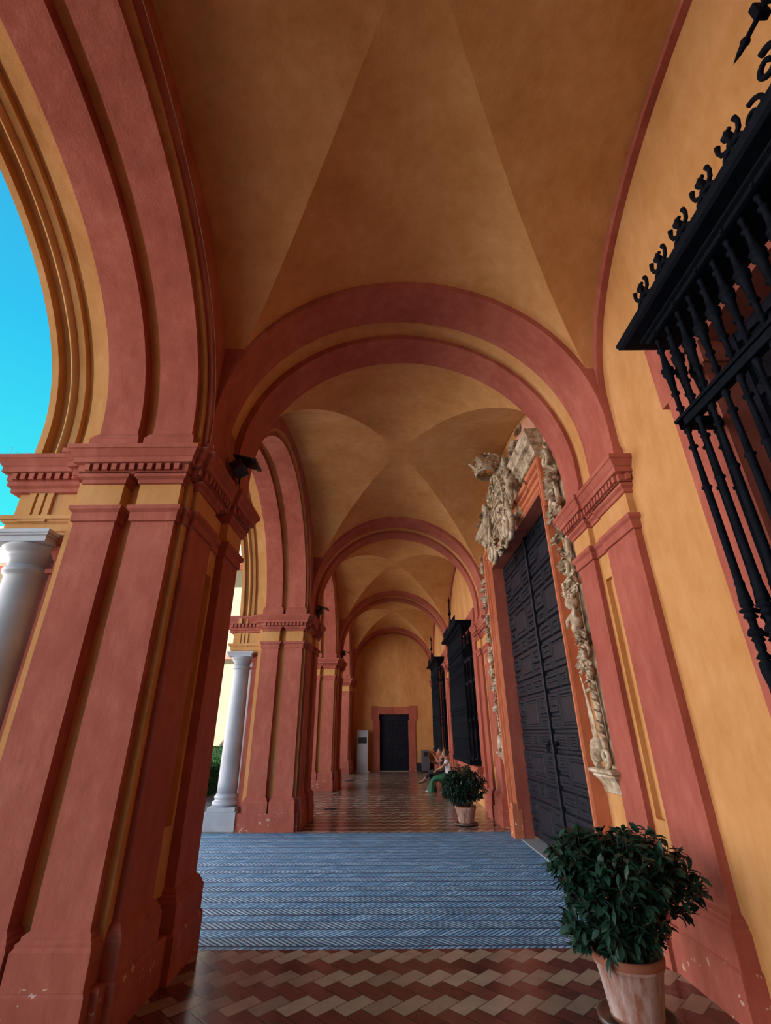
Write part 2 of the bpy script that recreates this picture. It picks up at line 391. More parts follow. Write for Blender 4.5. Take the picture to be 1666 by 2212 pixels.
for k, w in ((-1,'behind the viewpoint'),(2,'at the third pier'),(3,'at the farthest pier')):
    col_at(k, 3.86, 'front marble column ' + w); col_at(k, 4.72, 'rear marble column ' + w)
EP = [(-3.38,3.73),(-2.70,3.73),(-2.70,4.90),(-3.38,4.90)]
def make_entab(k, label):
    r = thing('entablature_block', label, 'entablature', (-3.0, YM, 3.2), 'entablature blocks over the paired columns')
    mb = MB(); stack(mb, EP, [(-.04,3.165),(-.04,3.20),(-.025,3.21),(-.025,3.275),(.0,3.29),(.0,3.305),(.02,3.31),(.02,3.345)], YEL); mb.build('architrave', r)
    mb = MB(); stack(mb, [(-3.32,3.77),(-2.70,3.77),(-2.70,4.86),(-3.32,4.86)], [(0,3.34),(0,3.60)], YEL); mb.build('frieze', r)
    for yy, s in ((3.77,-1),(4.86,1)):
        mb = MB()
        for i in range(3):
            x0 = -3.215 + i*.078; mb.box(x0, x0+.055, yy + (0 if s>0 else -.025), yy + (.025 if s>0 else 0), 3.345, 3.585, YEL)
        mb.box(-3.225, -2.99, yy + (0 if s>0 else -.03), yy + (.03 if s>0 else 0), 3.575, 3.60, YEL)
        mb.box(-3.23, -2.985, yy + (-.01 if s>0 else -.055), yy + (.055 if s>0 else .01), 3.285, 3.305, YEL)
        mb.build('triglyph', r)
    E2 = [(-3.38,3.75),(-2.70,3.75),(-2.70,4.88),(-3.38,4.88)]
    mb = MB(); stack(mb, E2, CORN, RED); co = mb.build('cornice', r)
    mb = MB(); dentils(mb, E2, [0,3], RED); mb.build('dentil_course', co)
    mb = MB(); mb.box(-2.86,-2.72,3.80,4.83,.28,2.86,RED); mb.box(-2.89,-2.72,3.78,4.85,0,.52,RED); mb.box(-2.885,-2.72,3.77,4.86,2.83,2.87,RED)
    stack(mb, [(-2.86,3.80),(-2.72,3.80),(-2.72,4.83),(-2.86,4.83)], [(0,2.95),(.01,2.97),(.03,3.02),(.035,3.03),(.035,3.09),(.06,3.11),(.06,3.165)], RED)
    mb.box(-2.855,-2.72,3.805,4.825,2.86,2.96,RED); mb.build('respond_pilaster', r)
    r.location = (-3.0, YM + k*BAY, 3.2); return r
ent = make_entab(0, 'near left entablature block with triglyph and dentils above the big marble column')
for k, lab in ((-1,'entablature block behind the viewpoint'),(1,'entablature block over the columns of the second pier'),(2,'entablature block over the columns of the third pier'),(3,'entablature block over the columns of the farthest pier')):
    copy_thing(ent, (-3.0, YM + k*BAY, 3.2), lab)
# bird spikes on the near cornices
def spikes(pts, label):
    mb = MB()
    for x, y, z in pts:
        h = random.uniform(.05,.09); a = random.uniform(-.03,.03); b = random.uniform(-.03,.03)
        mb.tube([(x,y,z),(x+a,y+b,z+h),(x+a*2.5,y+b*2.5,z+h*1.0)], .0018, SILV, 5)
    return tag(mb.build('bird_spikes'), label, 'bird spikes')
spikes([(random.uniform(-1.66,-1.55), random.uniform(3.62,3.9), 3.905) for _ in range(7)] + [(-2.68,3.62,3.905)], 'thin wire bird spikes on the near pier cornice corner')
spikes([(-3.30 - i*.055, 3.66, 3.905) for i in range(4)], 'bent wire bird spikes on the near outer entablature')

# ------------------------------------------------------------------ sweeps along arches
def ell_path(cy, cz, a, b, z0, n=48):
    """list of functions giving (h, z, nh, nz); horizontal coordinate h"""
    pts = [(cy + a, z0, 1, 0), (cy + a, z0*.5 + cz*.5, 1, 0)]
    for i in range(n+1):
        t = pi*i/n; pts.append((cy + a*cos(t), cz + b*sin(t), cos(t), sin(t)))
    pts += [(cy - a, z0*.5 + cz*.5, -1, 0), (cy - a, z0, -1, 0)]
    return pts
def sweep_long(mb, path, prof, mat, smooth=False):
    """prof: closed list of (x, r) ; path runs in the YZ plane"""
    rows = [[(x, h + nh*r, z + nz*r) for x, r in prof] for h, z, nh, nz in path]
    n = len(prof)
    mi = mb.mi(mat); V = [[mb.bm.verts.new(p) for p in r] for r in rows]
    for a in range(len(V)-1):
        for b in range(n):
            f = mb.bm.faces.new([V[a][b], V[a][(b+1)%n], V[a+1][(b+1)%n], V[a+1][b]]); f.material_index = mi
    for r in (V[0], V[-1]): mb.bm.faces.new(r).material_index = mi
def sweep_trans(mb, path, prof, mat, skew=None):
    """prof: closed list of (y, r); path in the XZ plane; skew(x) adds to y"""
    V = [[mb.bm.verts.new((h + nh*r, y + (skew(h + nh*r) if skew else 0), z + nz*r)) for y, r in prof] for h, z, nh, nz in path]
    n = len(prof); mi = mb.mi(mat)
    for a in range(len(V)-1):
        for b in range(n):
            f = mb.bm.faces.new([V[a][b], V[a][(b+1)%n], V[a+1][(b+1)%n], V[a+1][b]]); f.material_index = mi
    for r in (V[0], V[-1]): mb.bm.faces.new(r).material_index = mi
def smooth_by_angle(o, ang=30):
    me = o.data
    bm = bmesh.new(); bm.from_mesh(me)
    for f in bm.faces: f.smooth = True
    for e in bm.edges:
        e.smooth = (len(e.link_faces) == 2 and e.calc_face_angle(0) < radians(ang))
    bm.to_mesh(me); bm.free()
def round_prof(x0, x1, r0, bulge, n=6):
    return [(x0 + (x1-x0)*i/n, r0 - bulge*sin(pi*i/n)) for i in range(n+1)]
# longitudinal (courtyard) arches
def make_arcade_arch(k, cz, b, label):
    cy = YM + (k - .5)*BAY; a = (BAY - 2*(YM-3.594))/2
    r = thing('arcade_arch', label, 'arch', (-2.2, cy, 3.91), 'courtyard arches of the arcade')
    path = ell_path(cy, cz, a, b, 3.91)
    for x0, x1 in ((-2.64,-2.29),(-2.15,-1.79)):
        mb = MB(); sweep_long(mb, path, [(x0,0),(x1,0),(x1,.26),(x0,.26)], RED); smooth_by_angle(mb.build('soffit_rib', r))
    mb = MB(); sweep_long(mb, path, [(-2.70,.12),(-1.78,.12),(-1.78,.30),(-2.70,.30)], YEL); smooth_by_angle(mb.build('soffit', r))
    mb = MB(); sweep_long(mb, path, [(-1.80,.07),(-1.74,.07),(-1.74,.30),(-1.80,.30)], YEL); smooth_by_angle(mb.build('inner_fillet', r))
    mb = MB(); sweep_long(mb, path, [(-1.76,.12),(-1.69,.12),(-1.69,.50),(-1.76,.50)], RED); smooth_by_angle(mb.build('inner_ring', r))
    pr = [(-2.63,.04),(-2.70,.04),(-2.705,.075)] + [(-2.83,.075),(-2.845,.11),(-2.87,.135),(-2.905,.14),(-2.91,.08),(-2.97,.075)] + round_prof(-2.975,-3.06,.09,.055) + [(-3.065,.11),(-3.13,.11),(-3.135,.02),(-3.20,.02),(-3.20,.34),(-2.63,.34)]
    mb = MB(); sweep_long(mb, path, pr, YEL); smooth_by_angle(mb.build('archivolt', r), 35)
    return r
make_arcade_arch(0, 4.10, 2.0, 'big near arch overhead on the left, open to the blue sky')
make_arcade_arch(-1, 3.85, 2.40, 'courtyard arch behind the viewpoint')
for k, lab in ((1,'second courtyard arch, between the near and second piers'),(2,'third courtyard arch, between the second and third piers'),(3,'farthest courtyard arch, next to the end wall')):
    make_arcade_arch(k, 3.75, 2.53, lab)
# wall above the courtyard arches
def spandrel(k):
    cy = YM + (k-.5)*BAY; cz, b = ((4.10,2.0) if k == 0 else (3.85,2.4) if k == -1 else (3.75,2.53)); a = (BAY - 2*(YM-3.594))/2 + .2
    mb = MB()
    pts = [(cy+a, 3.905)] + [(cy + a*cos(pi*i/40), cz + (b+.2)*sin(pi*i/40)) for i in range(41)] + [(cy-a, 3.905)]
    y0, y1 = cy - BAY/2, cy + BAY/2
    outer = [(y1, 3.905)] + [(min(y1, max(y0, p[0] + (.5 if p[0] > cy else -.5)*0 + 0)), 7.0) for p in pts[1:-1]] + [(y0, 3.905)]
    outer = [(y1,3.905),(y1,7.0)] + [(y1 + (y0-y1)*i/38, 7.0) for i in range(1,38)] + [(y0,7.0)]*2 + [(y0,7.0),(y0,3.905)]
    outer = outer[:len(pts)-1] + [(y0,3.905)]
    for xa, m in ((-1.70, RED), (-3.12, YEL)):
        V = [[mb.bm.verts.new((xa, *p)) for p in pts], [mb.bm.verts.new((xa, *p)) for p in outer]]
        for i in range(len(pts)-1):
            try: mb.bm.faces.new([V[0][i], V[0][i+1], V[1][i+1], V[1][i]]).material_index = mb.mi(m)
            except ValueError: pass
    return mb
for k in range(-1, 4):
    o = spandrel(k).build('wall_left'); tag(o, None, None, None, 'structure')
mb = MB(); mb.box(-3.14,-1.68,-9.2,24.6,7.0,9.2,YEL); tag(mb.build('wall_left'), kind='structure')
for k in range(-1, 4):      # fill between neighbouring arches above each pier
    mb = MB(); yy = YM + k*BAY; mb.box(-3.11,-1.72,yy-.50,yy+.50,3.905,7.0,YEL); tag(mb.build('wall_left'), kind='structure')

# ------------------------------------------------------------------ transverse arches
def lin(a, b): return lambda x: a + (b-a)*(x+1.65)/3.83
def make_trans(k, label):
    dy = k*BAY
    r = thing('transverse_arch', label, 'arch', (.25, YM+dy, 3.91), 'red arches crossing the corridor')
    def ring(nm, xl, xr, yl0, yr0, yl1, yr1, thick, mat):
        c = (xl+xr)/2; a = (xr-xl)/2
        path = ell_path(c, 4.32, a, a, 3.905, 64)
        mb = MB()
        V = []
        for h, z, nh, nz in path:
            row = []
            for side, rr in ((0,0),(1,0),(1,thick),(0,thick)):
                x = h + nh*rr; tt = (x+1.65)/3.83
                y = (yl0 + (yr0-yl0)*tt) if side == 0 else (yl1 + (yr1-yl1)*tt)
                row.append(mb.bm.verts.new((x, y+dy, z + nz*rr)))
            V.append(row)
        mi = mb.mi(mat)
        for i in range(len(V)-1):
            for b in range(4): mb.bm.faces.new([V[i][b],V[i][(b+1)%4],V[i+1][(b+1)%4],V[i+1][b]]).material_index = mi
        for w in (V[0],V[-1]): mb.bm.faces.new(w).material_index = mi
        o = mb.build(nm, r); smooth_by_angle(o)
    ring('outer_ring', -1.682, 2.177, 3.74, 3.82, 4.21, 4.39, .40, RED)
    ring('ochre_band', -1.72, 2.205, 4.19, 4.37, 4.47, 4.65, .36, YEL)
    ring('inner_ring', -1.64, 2.155, 4.45, 4.64, 4.92, 5.05, .40, RED)
    return r
for k, lab in ((-1,'red cross arch behind the viewpoint'),(0,'nearest and largest red arch crossing the corridor'),(1,'second red arch crossing the corridor, beyond the carved portal'),(2,'third red arch crossing the corridor'),(3,'farthest red arch, framing the end wall')):
    make_trans(k, lab)

# ------------------------------------------------------------------ vaults
def make_vault(k, near=None, far=None):
    ya = 4.96 + (k-1)*BAY if near is None else near; yb = 3.80 + k*BAY if far is None else far
    yc, aL = (ya+yb)/2, (yb-ya)/2 + .04
    xc, aT = .255, 1.985; cT, bT0, bT1 = 4.32, 2.15, 2.0; cL = 4.85
    def zT(x,y): e = min(1,abs(y/aL)); return cT + (bT1+(bT0-bT1)*(1-e*e))*sqrt(max(0,1-(x/aT)**2))
    def zL(x,y): return cL + (cT+bT0-cL)*sqrt(max(0,1-(y/aL)**2))
    nx = 56; xs = [-aT*cos(pi*i/nx) for i in range(nx+1)]; xs[nx//2] = 0.0
    def yg(x):
        lo, hi = 0, aL
        if abs(x) < 1e-6: return 0
        for _ in range(40):
            m = (lo+hi)/2
            if zT(x,m) > zL(x,m): hi = m
            else: lo = m
        return (lo+hi)/2
    G = [yg(x) for x in xs]
    mb = MB(); ny = 28
    for s in (1,-1):       # cells against the cross arches
        mb.grid([[(xc+x, yc+s*(g+(aL-g)*j/ny), zT(x, g+(aL-g)*j/ny)) for j in range(ny+1)] for x, g in zip(xs,G)], YEL)
    for half in (xs[:nx//2+1], xs[nx//2:]):   # cells against the walls
        rows = []
        for x in half:
            g = max(yg(x), 1e-5); rows.append([(xc+x, yc+g*sin(pi/2*j/ny), zL(x, g*sin(pi/2*j/ny))) for j in range(-ny, ny+1)])
        mb.grid(rows, YEL)
    # top skin so that the vault is a shell with thickness
    mb.face([(xc-aT,ya,6.9),(xc+aT,ya,6.9),(xc+aT,yb,6.9),(xc-aT,yb,6.9)], YEL)
    return tag(mb.build('ceiling', recalc=False), kind='structure')
for k in range(0, 4): make_vault(k)
make_vault(-1)
mb = MB(); mb.box(-3.14,10.5,-9.2,30,7.0,9.0,YEL); tag(mb.build('ceiling'), kind='structure')

# ------------------------------------------------------------------ right wall with openings
WX = 2.25
def wall_right():
    mb = MB()
    def quad(y0,y1,z0,z1): mb.box(WX, WX+.55, y0, y1, z0, z1, YEL)
    ys = -9.2
    opens = []
    for k in (0,2,3): opens.append((-.58+k*BAY, 2.53+k*BAY, .85, 4.11))
    opens.append((5.84, 9.37, 0, 4.72)); opens.sort()
    for (a,b,z0,z1) in opens:
        quad(ys, a, 0, 7.0)
        if z0 > 0: quad(a, b, 0, z0)
        quad(a, b, z1, 7.0); ys = b
    quad(ys, 24.6, 0, 7.0)
    return tag(mb.build('wall_right'), kind='structure')
wall_right()
mb = MB(); mb.box(WX+.56, 10.4, -9.2, 24.6, 0, 6.98, DARK); tag(mb.build('wall_right'), kind='structure')   # rooms beyond, dark

# wall pilaster clusters on the right
RP = [(2.30,3.82),(2.185,3.82),(2.185,4.38),(2.205,4.38),(2.205,4.64),(2.155,4.64),(2.155,5.05),(2.30,5.05)]
RS = [(2.30,3.82),(2.185,3.82),(2.185,4.64),(2.155,4.64),(2.155,5.05),(2.30,5.05)]
def make_wallpil(label):
    r = thing('wall_pilaster', label, 'pilaster', (2.2, YM, 0), 'wall pilasters answering the piers')
    RS2 = RS
    mb = MB(); stack(mb, RS2, PLINTH, RED); mb.build('plinth', r)
    mb = MB(); stack(mb, RP, [(.058,.28),(.058,.455),(.045,.475),(.045,.49),(.028,.505),(.028,.52),(0,.54)], RED); mb.build('pilaster_base', r)
    for y0,y1,x in ((3.82,4.38,2.185),(4.64,5.05,2.155)):
        mb = MB(); mb.box(x, 2.27, y0, y1, .53, 3.24, RED); mb.build('pilaster', r)
        mb = MB(); mb.box(x, 2.27, y0, y1, 3.355, 3.60, YEL); mb.build('frieze_block', r)
    mb = MB()
    mb.box(2.205,2.27,4.37,4.44,.53,3.60,YEL); mb.box(2.205,2.27,4.58,4.65,.53,3.60,YEL)
    mb.box(2.205,2.27,4.44,4.58,.53,.95,YEL); mb.box(2.205,2.27,4.44,4.58,2.98,3.60,YEL); mb.build('sunk_panel', r)
    mb = MB(); stack(mb, RP, NECK, RED); mb.build('necking', r)
    mb = MB(); stack(mb, RP, CORN[:5]+[(.045,3.69)], RED); mb.build('architrave', r)
    mb = MB(); stack(mb, RS, [(.03,3.66),(.045,3.665)]+CORN[4:], RED); co = mb.build('cornice', r)
    mb = MB(); dentils(mb, RS, [0,1,3], RED, w=.04, gap=.03); mb.build('dentil_course', co)
    for y0,y1,x in ((3.82,4.38,2.185),(4.64,5.05,2.155)):
        mb = MB(); stack(mb, [(x,y0),(2.27,y0),(2.27,y1),(x,y1)], [(.03,3.905),(.03,4.03),(.02,4.045),(.005,4.08)], RED); mb.build('springer_block', r)
    return r
wp = make_wallpil('near right wall pilaster cluster behind the big potted shrub')
for k, lab in ((-1,'wall pilaster cluster behind the viewpoint'),(1,'right wall pilaster cluster beyond the carved portal'),(2,'right wall pilaster cluster between the two far iron grilles'),(3,'farthest right wall pilaster cluster by the end wall')):
    copy_thing(wp, (2.2, YM+k*BAY, 0), lab)
# wall arch (formeret) on the right wall
def make_formeret(k, label):
    cy = (4.96+(k-1)*BAY + 3.80+k*BAY)/2
    path = ell_path(cy, 4.63, 2.70, 1.79, 3.905, 48)
    mb = MB(); sweep_long(mb, path, [(2.185,0),(2.27,0),(2.27,.35),(2.185,.35)], RED)
    o = mb.build('wall_arch'); smooth_by_angle(o); return tag(o, label, 'arch', 'red wall arches along the right wall')
for k, lab in ((0,'long red wall arch rising above the near black iron grille'),(-1,'red wall arch behind the viewpoint'),(2,'red wall arch over the middle-distance iron grille'),(3,'red wall arch over the farthest iron grille')): make_formeret(k, lab)

# ------------------------------------------------------------------ floors
mb = MB(); mb.box(-3.6, WX+.3, 9.97, 24.6, -.2, 0, TILE); tag(mb.build('floor'), kind='structure')
mb = MB(); mb.box(-3.6, WX+.3, -9.2, 4.996, -.2, 0, TILE); tag(mb.build('floor'), kind='structure')
mb = MB(); mb.box(-3.6, WX+.02, 4.996, 9.97, -.2, -.002, BRICK); tag(mb.build('floor'), kind='structure')
mb = MB(); mb.box(2.18, 2.62, 5.66, 9.3, -.05, .012, STONE_G, .004); tag(mb.build('threshold_slab'), 'grey stone threshold slab at the foot of the big dark door', 'threshold')
mb = MB(); mb.box(-60, -3.6, -30, 60, -.25, -.03, GRAVEL); tag(mb.build('courtyard_ground'), 'dry earth courtyard ground outside the arcade', 'ground', kind='structure')

# ------------------------------------------------------------------ end wall with door
EW = 24.5
mb = MB()
mb.box(-3.4,-.43,EW,EW+.5,0,7.0,YEL); mb.box(1.0,2.9,EW,EW+.5,0,7.0,YEL); mb.box(-.43,1.0,EW,EW+.5,2.42,7.0,YEL)
tag(mb.build('wall_back'), kind='structure')
mb = MB(); mb.box(-2.45,-2.25,YM-2*BAY,YM-BAY,0,6.9,RED); tag(mb.build('wall_left'), kind='structure')  # unseen blind wall behind the viewpoint, added to keep light off the near pier
mb = MB(); mb.box(-3.4, 2.9, -9.4, -9.2, 0, 7.0, RED); tag(mb.build('wall_front'), kind='structure')
DADO = simple('black_dado', (.02,.022,.03), .5)
mb = MB(); mb.box(-.5,1.1,EW+.27,EW+.6,0,2.5,DARK); tag(mb.build('wall_back'), kind='structure')  # dark box added behind the end door to stop light through its gap
mb = MB(); mb.box(1.27,2.25,EW-.02,EW,0,.34,DADO); tag(mb.build('baseboard_back'), kind='structure')
def ring_poly(outer, inner, y0, y1, mat, name, axis='y'):
    mb = MB(); n = len(outer)
    P = lambda p, d: (p[0], d, p[1]) if axis == 'y' else (d, p[0], p[1])
    for i in range(n-1):
        a,b,c,d = outer[i],outer[i+1],inner[i+1],inner[i]
        lo = [mb.bm.verts.new(P(q,y0)) for q in (a,b,c,d)]; hi = [mb.bm.verts.new(P(q,y1)) for q in (a,b,c,d)]
        mi = mb.mi(mat)
        for q in (lo, hi, [lo[0],lo[1],hi[1],hi[0]], [lo[1],lo[2],hi[2],hi[1]], [lo[2],lo[3],hi[3],hi[2]], [lo[3],lo[0],hi[0],hi[3]]):
            try: mb.bm.faces.new(q).material_index = mi
            except ValueError: pass
    return mb
o = thing('door_surround', 'flat red plaster surround with eared corners on the end wall', 'door frame', (.28,EW,0))
for x0,x1,xe0,xe1 in ((-.73,-.40,-.79,-.43),(.96,1.28,1.0,1.36)):
    mb = MB(); mb.box(x0,x1,EW-.05,EW+.2,0,2.14,RED); mb.build('jamb', o)
    mb = MB(); mb.box(xe0,xe1,EW-.052,EW+.2,2.14,2.78,RED); mb.build('ear', o)
mb = MB(); mb.box(-.44,1.01,EW-.05,EW+.2,2.40,2.73,RED); mb.build('lintel', o)
# panelled leaf: stepped rectangles in an interlocking pattern
def raised(mb, cx, cz, w, h, plane, depth, mat, axis):
    """axis 'y': panel in XZ at y=plane facing -y ; axis 'x': panel in YZ at x=plane facing -x"""
    st = [(0,0),(.018,depth),(.05,depth),(.062,depth*.35),(.085,depth*.35),(.10,depth*.8)]
    rings = []
    for ins, d in st:
        hw, hh = max(.004, w/2-ins), max(.004, h/2-ins)
        q = [(-hw,-hh),(hw,-hh),(hw,hh),(-hw,hh)]
        rings.append([mb.bm.verts.new((cx+u, plane-d, cz+v) if axis=='y' else (plane-d, cx+u, cz+v)) for u,v in q])
        if hw <= .005 or hh <= .005: break
    mi = mb.mi(mat)
    for a in range(len(rings)-1):
        for i in range(4): mb.bm.faces.new([rings[a][i],rings[a][(i+1)%4],rings[a+1][(i+1)%4],rings[a+1][i]]).material_index = mi
    mb.bm.faces.new(rings[-1]).material_index = mi
def door_leaf(name, parent, a0, a1, z0, z1, plane, thick, axis, rows, sc=1.0, flip=False):
    mb = MB()
    if axis == 'y': mb.box(a0,a1,plane,plane+thick,z0,z1,DOORW)
    else: mb.box(plane,plane+thick,a0,a1,z0,z1,DOORW)
    leaf = mb.build(name, parent)
    W = a1-a0-.10*sc; z = z0+.06*sc; g = .035*sc
    hs = sum(rows); H = z1-z0-.12*sc
    pan = MB()
    for ri, h in enumerate(rows):
        hh = H*h/hs
        cols = ([.27,.46,.27] if (ri % 2) == 0 else [.38,.24,.38]) if not flip else ([.24,.30,.46] if ri % 2 == 0 else [.46,.30,.24])
        a = a0+.05*sc
        for ci, c in enumerate(cols):
            w = W*c
            if ri % 2 == 0 and ci == 1 and h > 1.2:
                raised(pan, a+w/2, z+hh/2, w-g, hh-g, plane, .040*sc, DOORW, axis)
                raised(pan, a+w/2, z+hh/2, (w-g)*.45, (hh-g)*.45, plane-.015*sc, .018*sc, DOORW, axis)
            elif h > 1.2:
                raised(pan, a+w/2, z+hh*.70, w-g, hh*.58-g, plane, .040*sc, DOORW, axis)
                raised(pan, a+w/2, z+hh*.205, w-g, hh*.41-g, plane, .040*sc, DOORW, axis)
            else: raised(pan, a+w/2, z+hh/2, w-g, hh-g, plane, .040*sc, DOORW, axis)
            a += w
        z += hh
    pan.build('panel_work', leaf)
    return leaf
d2 = thing('door_2', None, None, (.28,EW+.2,0), kind='structure')
door_leaf('door_leaf', d2, -.38, .277, .02, 2.18, EW+.2, .06, 'y', [1.5,.8]*4, .5)
door_leaf('door_leaf', d2, .283, .94, .02, 2.18, EW+.2, .06, 'y', [1.5,.8]*4, .5, True)
mb = MB(); mb.box(-.43,1.0,EW+.19,EW+.3,2.18,2.42,DOORW); mb.box(-.43,-.38,EW+.19,EW+.3,0,2.2,DOORW); mb.box(.94,1.0,EW+.19,EW+.3,0,2.2,DOORW); mb.build('door_frame', d2)
mb = MB(); mb.box(-.38,.94,EW-.02,EW+.2,0,.018,SILV); mb.build('sill_strip', d2)
# big portal door
d1 = thing('door_1', None, None, (2.4,7.6,0), kind='structure')
rws = [1.9,.9,1.6,.9]*3
door_leaf('door_leaf', d1, 5.90, 7.56, .05, 4.66, 2.42, .08, 'x', rws)
door_leaf('door_leaf', d1, 7.57, 9.31, .05, 4.66, 2.42, .08, 'x', rws)
mb = MB(); mb.box(2.36,2.45,7.535,7.595,.05,4.66,DOORW,.008); mb.build('meeting_stile', d1)
mb = MB()
for y in (7.40,7.73):
    mb.lathe([(.012,0),(.03,.005),(.035,.02),(.02,.04),(.01,.05)], (2.36,y,1.45), IRON, 12, axis='x')
    mb.tube([(2.35,y+.05*cos(a),1.42+.05*sin(a)-.03) for a in [2*pi*i/16 for i in range(17)]], .008, IRON, 6)
mb.build('ring_handle', d1)

# ------------------------------------------------------------------ portal frame
pf = thing('portal_frame', 'orange-red moulded frame with eared top around the tall dark double door', 'door frame', (2.2,7.6,0))
yi0, yi1, zi = 5.88, 9.33, 4.68
steps = [(0,.0,2.185),(.035,.0,2.165),(.05,0,2.185),(.11,0,2.17),(.125,0,2.145),(.175,0,2.145),(.19,0,2.115),(.225,0,2.105),(.25,0,2.105)]
def frame_path(off, ear):
    a0, a1, z = yi0-off, yi1+off, zi+off*1.35
    return [(a0,0),(a0,4.35-off*.2),(a0-ear,4.35-off*.2),(a0-ear,z+ear*1.0),(a0+.55,z+ear*1.0),(a0+.55,z),(a1-.55,z),(a1-.55,z+ear*1.0),(a1+ear,z+ear*1.0),(a1+ear,4.35-off*.2),(a1,4.35-off*.2),(a1,0)]
offs = [(0,2.42),(0,2.185),(.02,2.15),(.04,2.15),(.048,2.185),(.085,2.185),(.095,2.15),(.13,2.15),(.135,2.165),(.15,2.165),(.158,2.12),(.185,2.12),(.19,2.135),(.20,2.135),(.21,2.09),(.225,2.08),(.245,2.08),(.255,2.10),(.26,2.10),(.26,2.26)]
mb = MB(); V = []
for off, x in offs:
    e = .0 if off < .11 else (off-.11)/.15*.055
    V.append([mb.bm.verts.new((x, y, z)) for y, z in frame_path(off, e)])
for a in range(len(V)-1):
    for i in range(len(V[0])-1):
        try: mb.bm.faces.new([V[a][i],V[a][i+1],V[a+1][i+1],V[a+1][i]]).material_index = mb.mi(ORG if a > 0 else RED)
        except ValueError: pass
mb.build('moulded_jambs_and_lintel', pf)
for y0, y1 in ((5.60,5.885),(9.325,9.61)):
    mb = MB(); mb.box(2.09,2.26,y0,y1,0,.42,ORG,.008); mb.box(2.10,2.26,y0+.01,y1-.01,.42,.50,ORG,.01); mb.build('jamb_base', pf)

# ------------------------------------------------------------------ carved stone helpers
def leafblade(mb, p, d, n, L, w, curl, mat=None, lobes=3):
    """solid curled leaf starting at p, direction d, bending towards n"""
    mat = mat or CARVE
    p, d, n = Vector(p), Vector(d).normalized(), Vector(n).normalized(); s = d.cross(n).normalized()
    K = 9; pts = []
    for i in range(K+1):
        t = i/K; a = curl*t
        pos = p + d*(L*sin(a)/max(curl,.01)) + n*(L*(1-cos(a))/max(curl,.01)*.8)
        wd = w*(sin(pi*min(1,t*.84+.13)))**.7*(1+.09*sin(lobes*2*pi*t))
        th = w*.22*(1-t*.7)
        dd = (d*cos(a) + n*sin(a)).normalized(); nn = dd.cross(s).normalized()
        pts.append([pos + s*(wd*cos(q)) + nn*(th*sin(q)*(1.0 - .6*abs(cos(q)))) - nn*(abs(cos(q))**2*w*.12) for q in [2*pi*j/10 for j in range(10)]])
    V = mb.grid(pts, mat, True, close_u=True)
    for r_ in (V[0],V[-1]):
        try: mb.bm.faces.new(r_).material_index = mb.mi(mat)
        except ValueError: pass
def scroll(mb, c, r0, turns, rad, ax=('y','z'), start=0, cw=1, mat=None, off=0.0, flat=1.6):
    mat = mat or CARVE; pts = []; K = int(22*turns); rr = []
    for i in range(K+1):
        t = i/K; a = start + cw*t*turns*2*pi; r = r0*(1-t)**.9 + rad*.6*t
        if ax == ('y','z'): pts.append((c[0]+off*t, c[1]+r*cos(a), c[2]+r*sin(a)))
        elif ax == ('x','z'): pts.append((c[0]+r*cos(a), c[1]+off*t, c[2]+r*sin(a)))
        rr.append(rad*(1-.35*t))
    mb.tube(pts, rr, mat, 8)
def carve_cluster(mb, x, y0, y1, z0, z1, cnt, size, seed, out=(-1,0,0)):
    rnd = random.Random(seed)
    size *= .85
    for _ in range(max(3, cnt//2)):
        y = rnd.uniform(y0+.02,y1-.02); z = rnd.uniform(z0,z1); a0 = rnd.uniform(0,2*pi); s = size*rnd.uniform(.8,1.3)
        x0 = x - rnd.uniform(.0,.05); k = rnd.randint(4,6)
        for i in range(k):                           # a fan of narrow fluted blades
            a = a0 + (i-(k-1)/2)*.42
            leafblade(mb, (x0, y, z), (-.45, cos(a), sin(a)), (-1, rnd.uniform(-.2,.2), rnd.uniform(-.5,0)), s*(1-.12*abs(i-(k-1)/2)), s*.17, rnd.uniform(1.1,1.9), lobes=2)
        mb.ball((x0-.02, y, z), s*.16, CARVE, 6)
        if rnd.random() < .45: scroll(mb, (x0-.03, y+rnd.uniform(-.05,.05), z+rnd.uniform(-.06,.06)), s*.42, 1.2, s*.10, start=rnd.uniform(0,6), cw=rnd.choice((-1,1)))
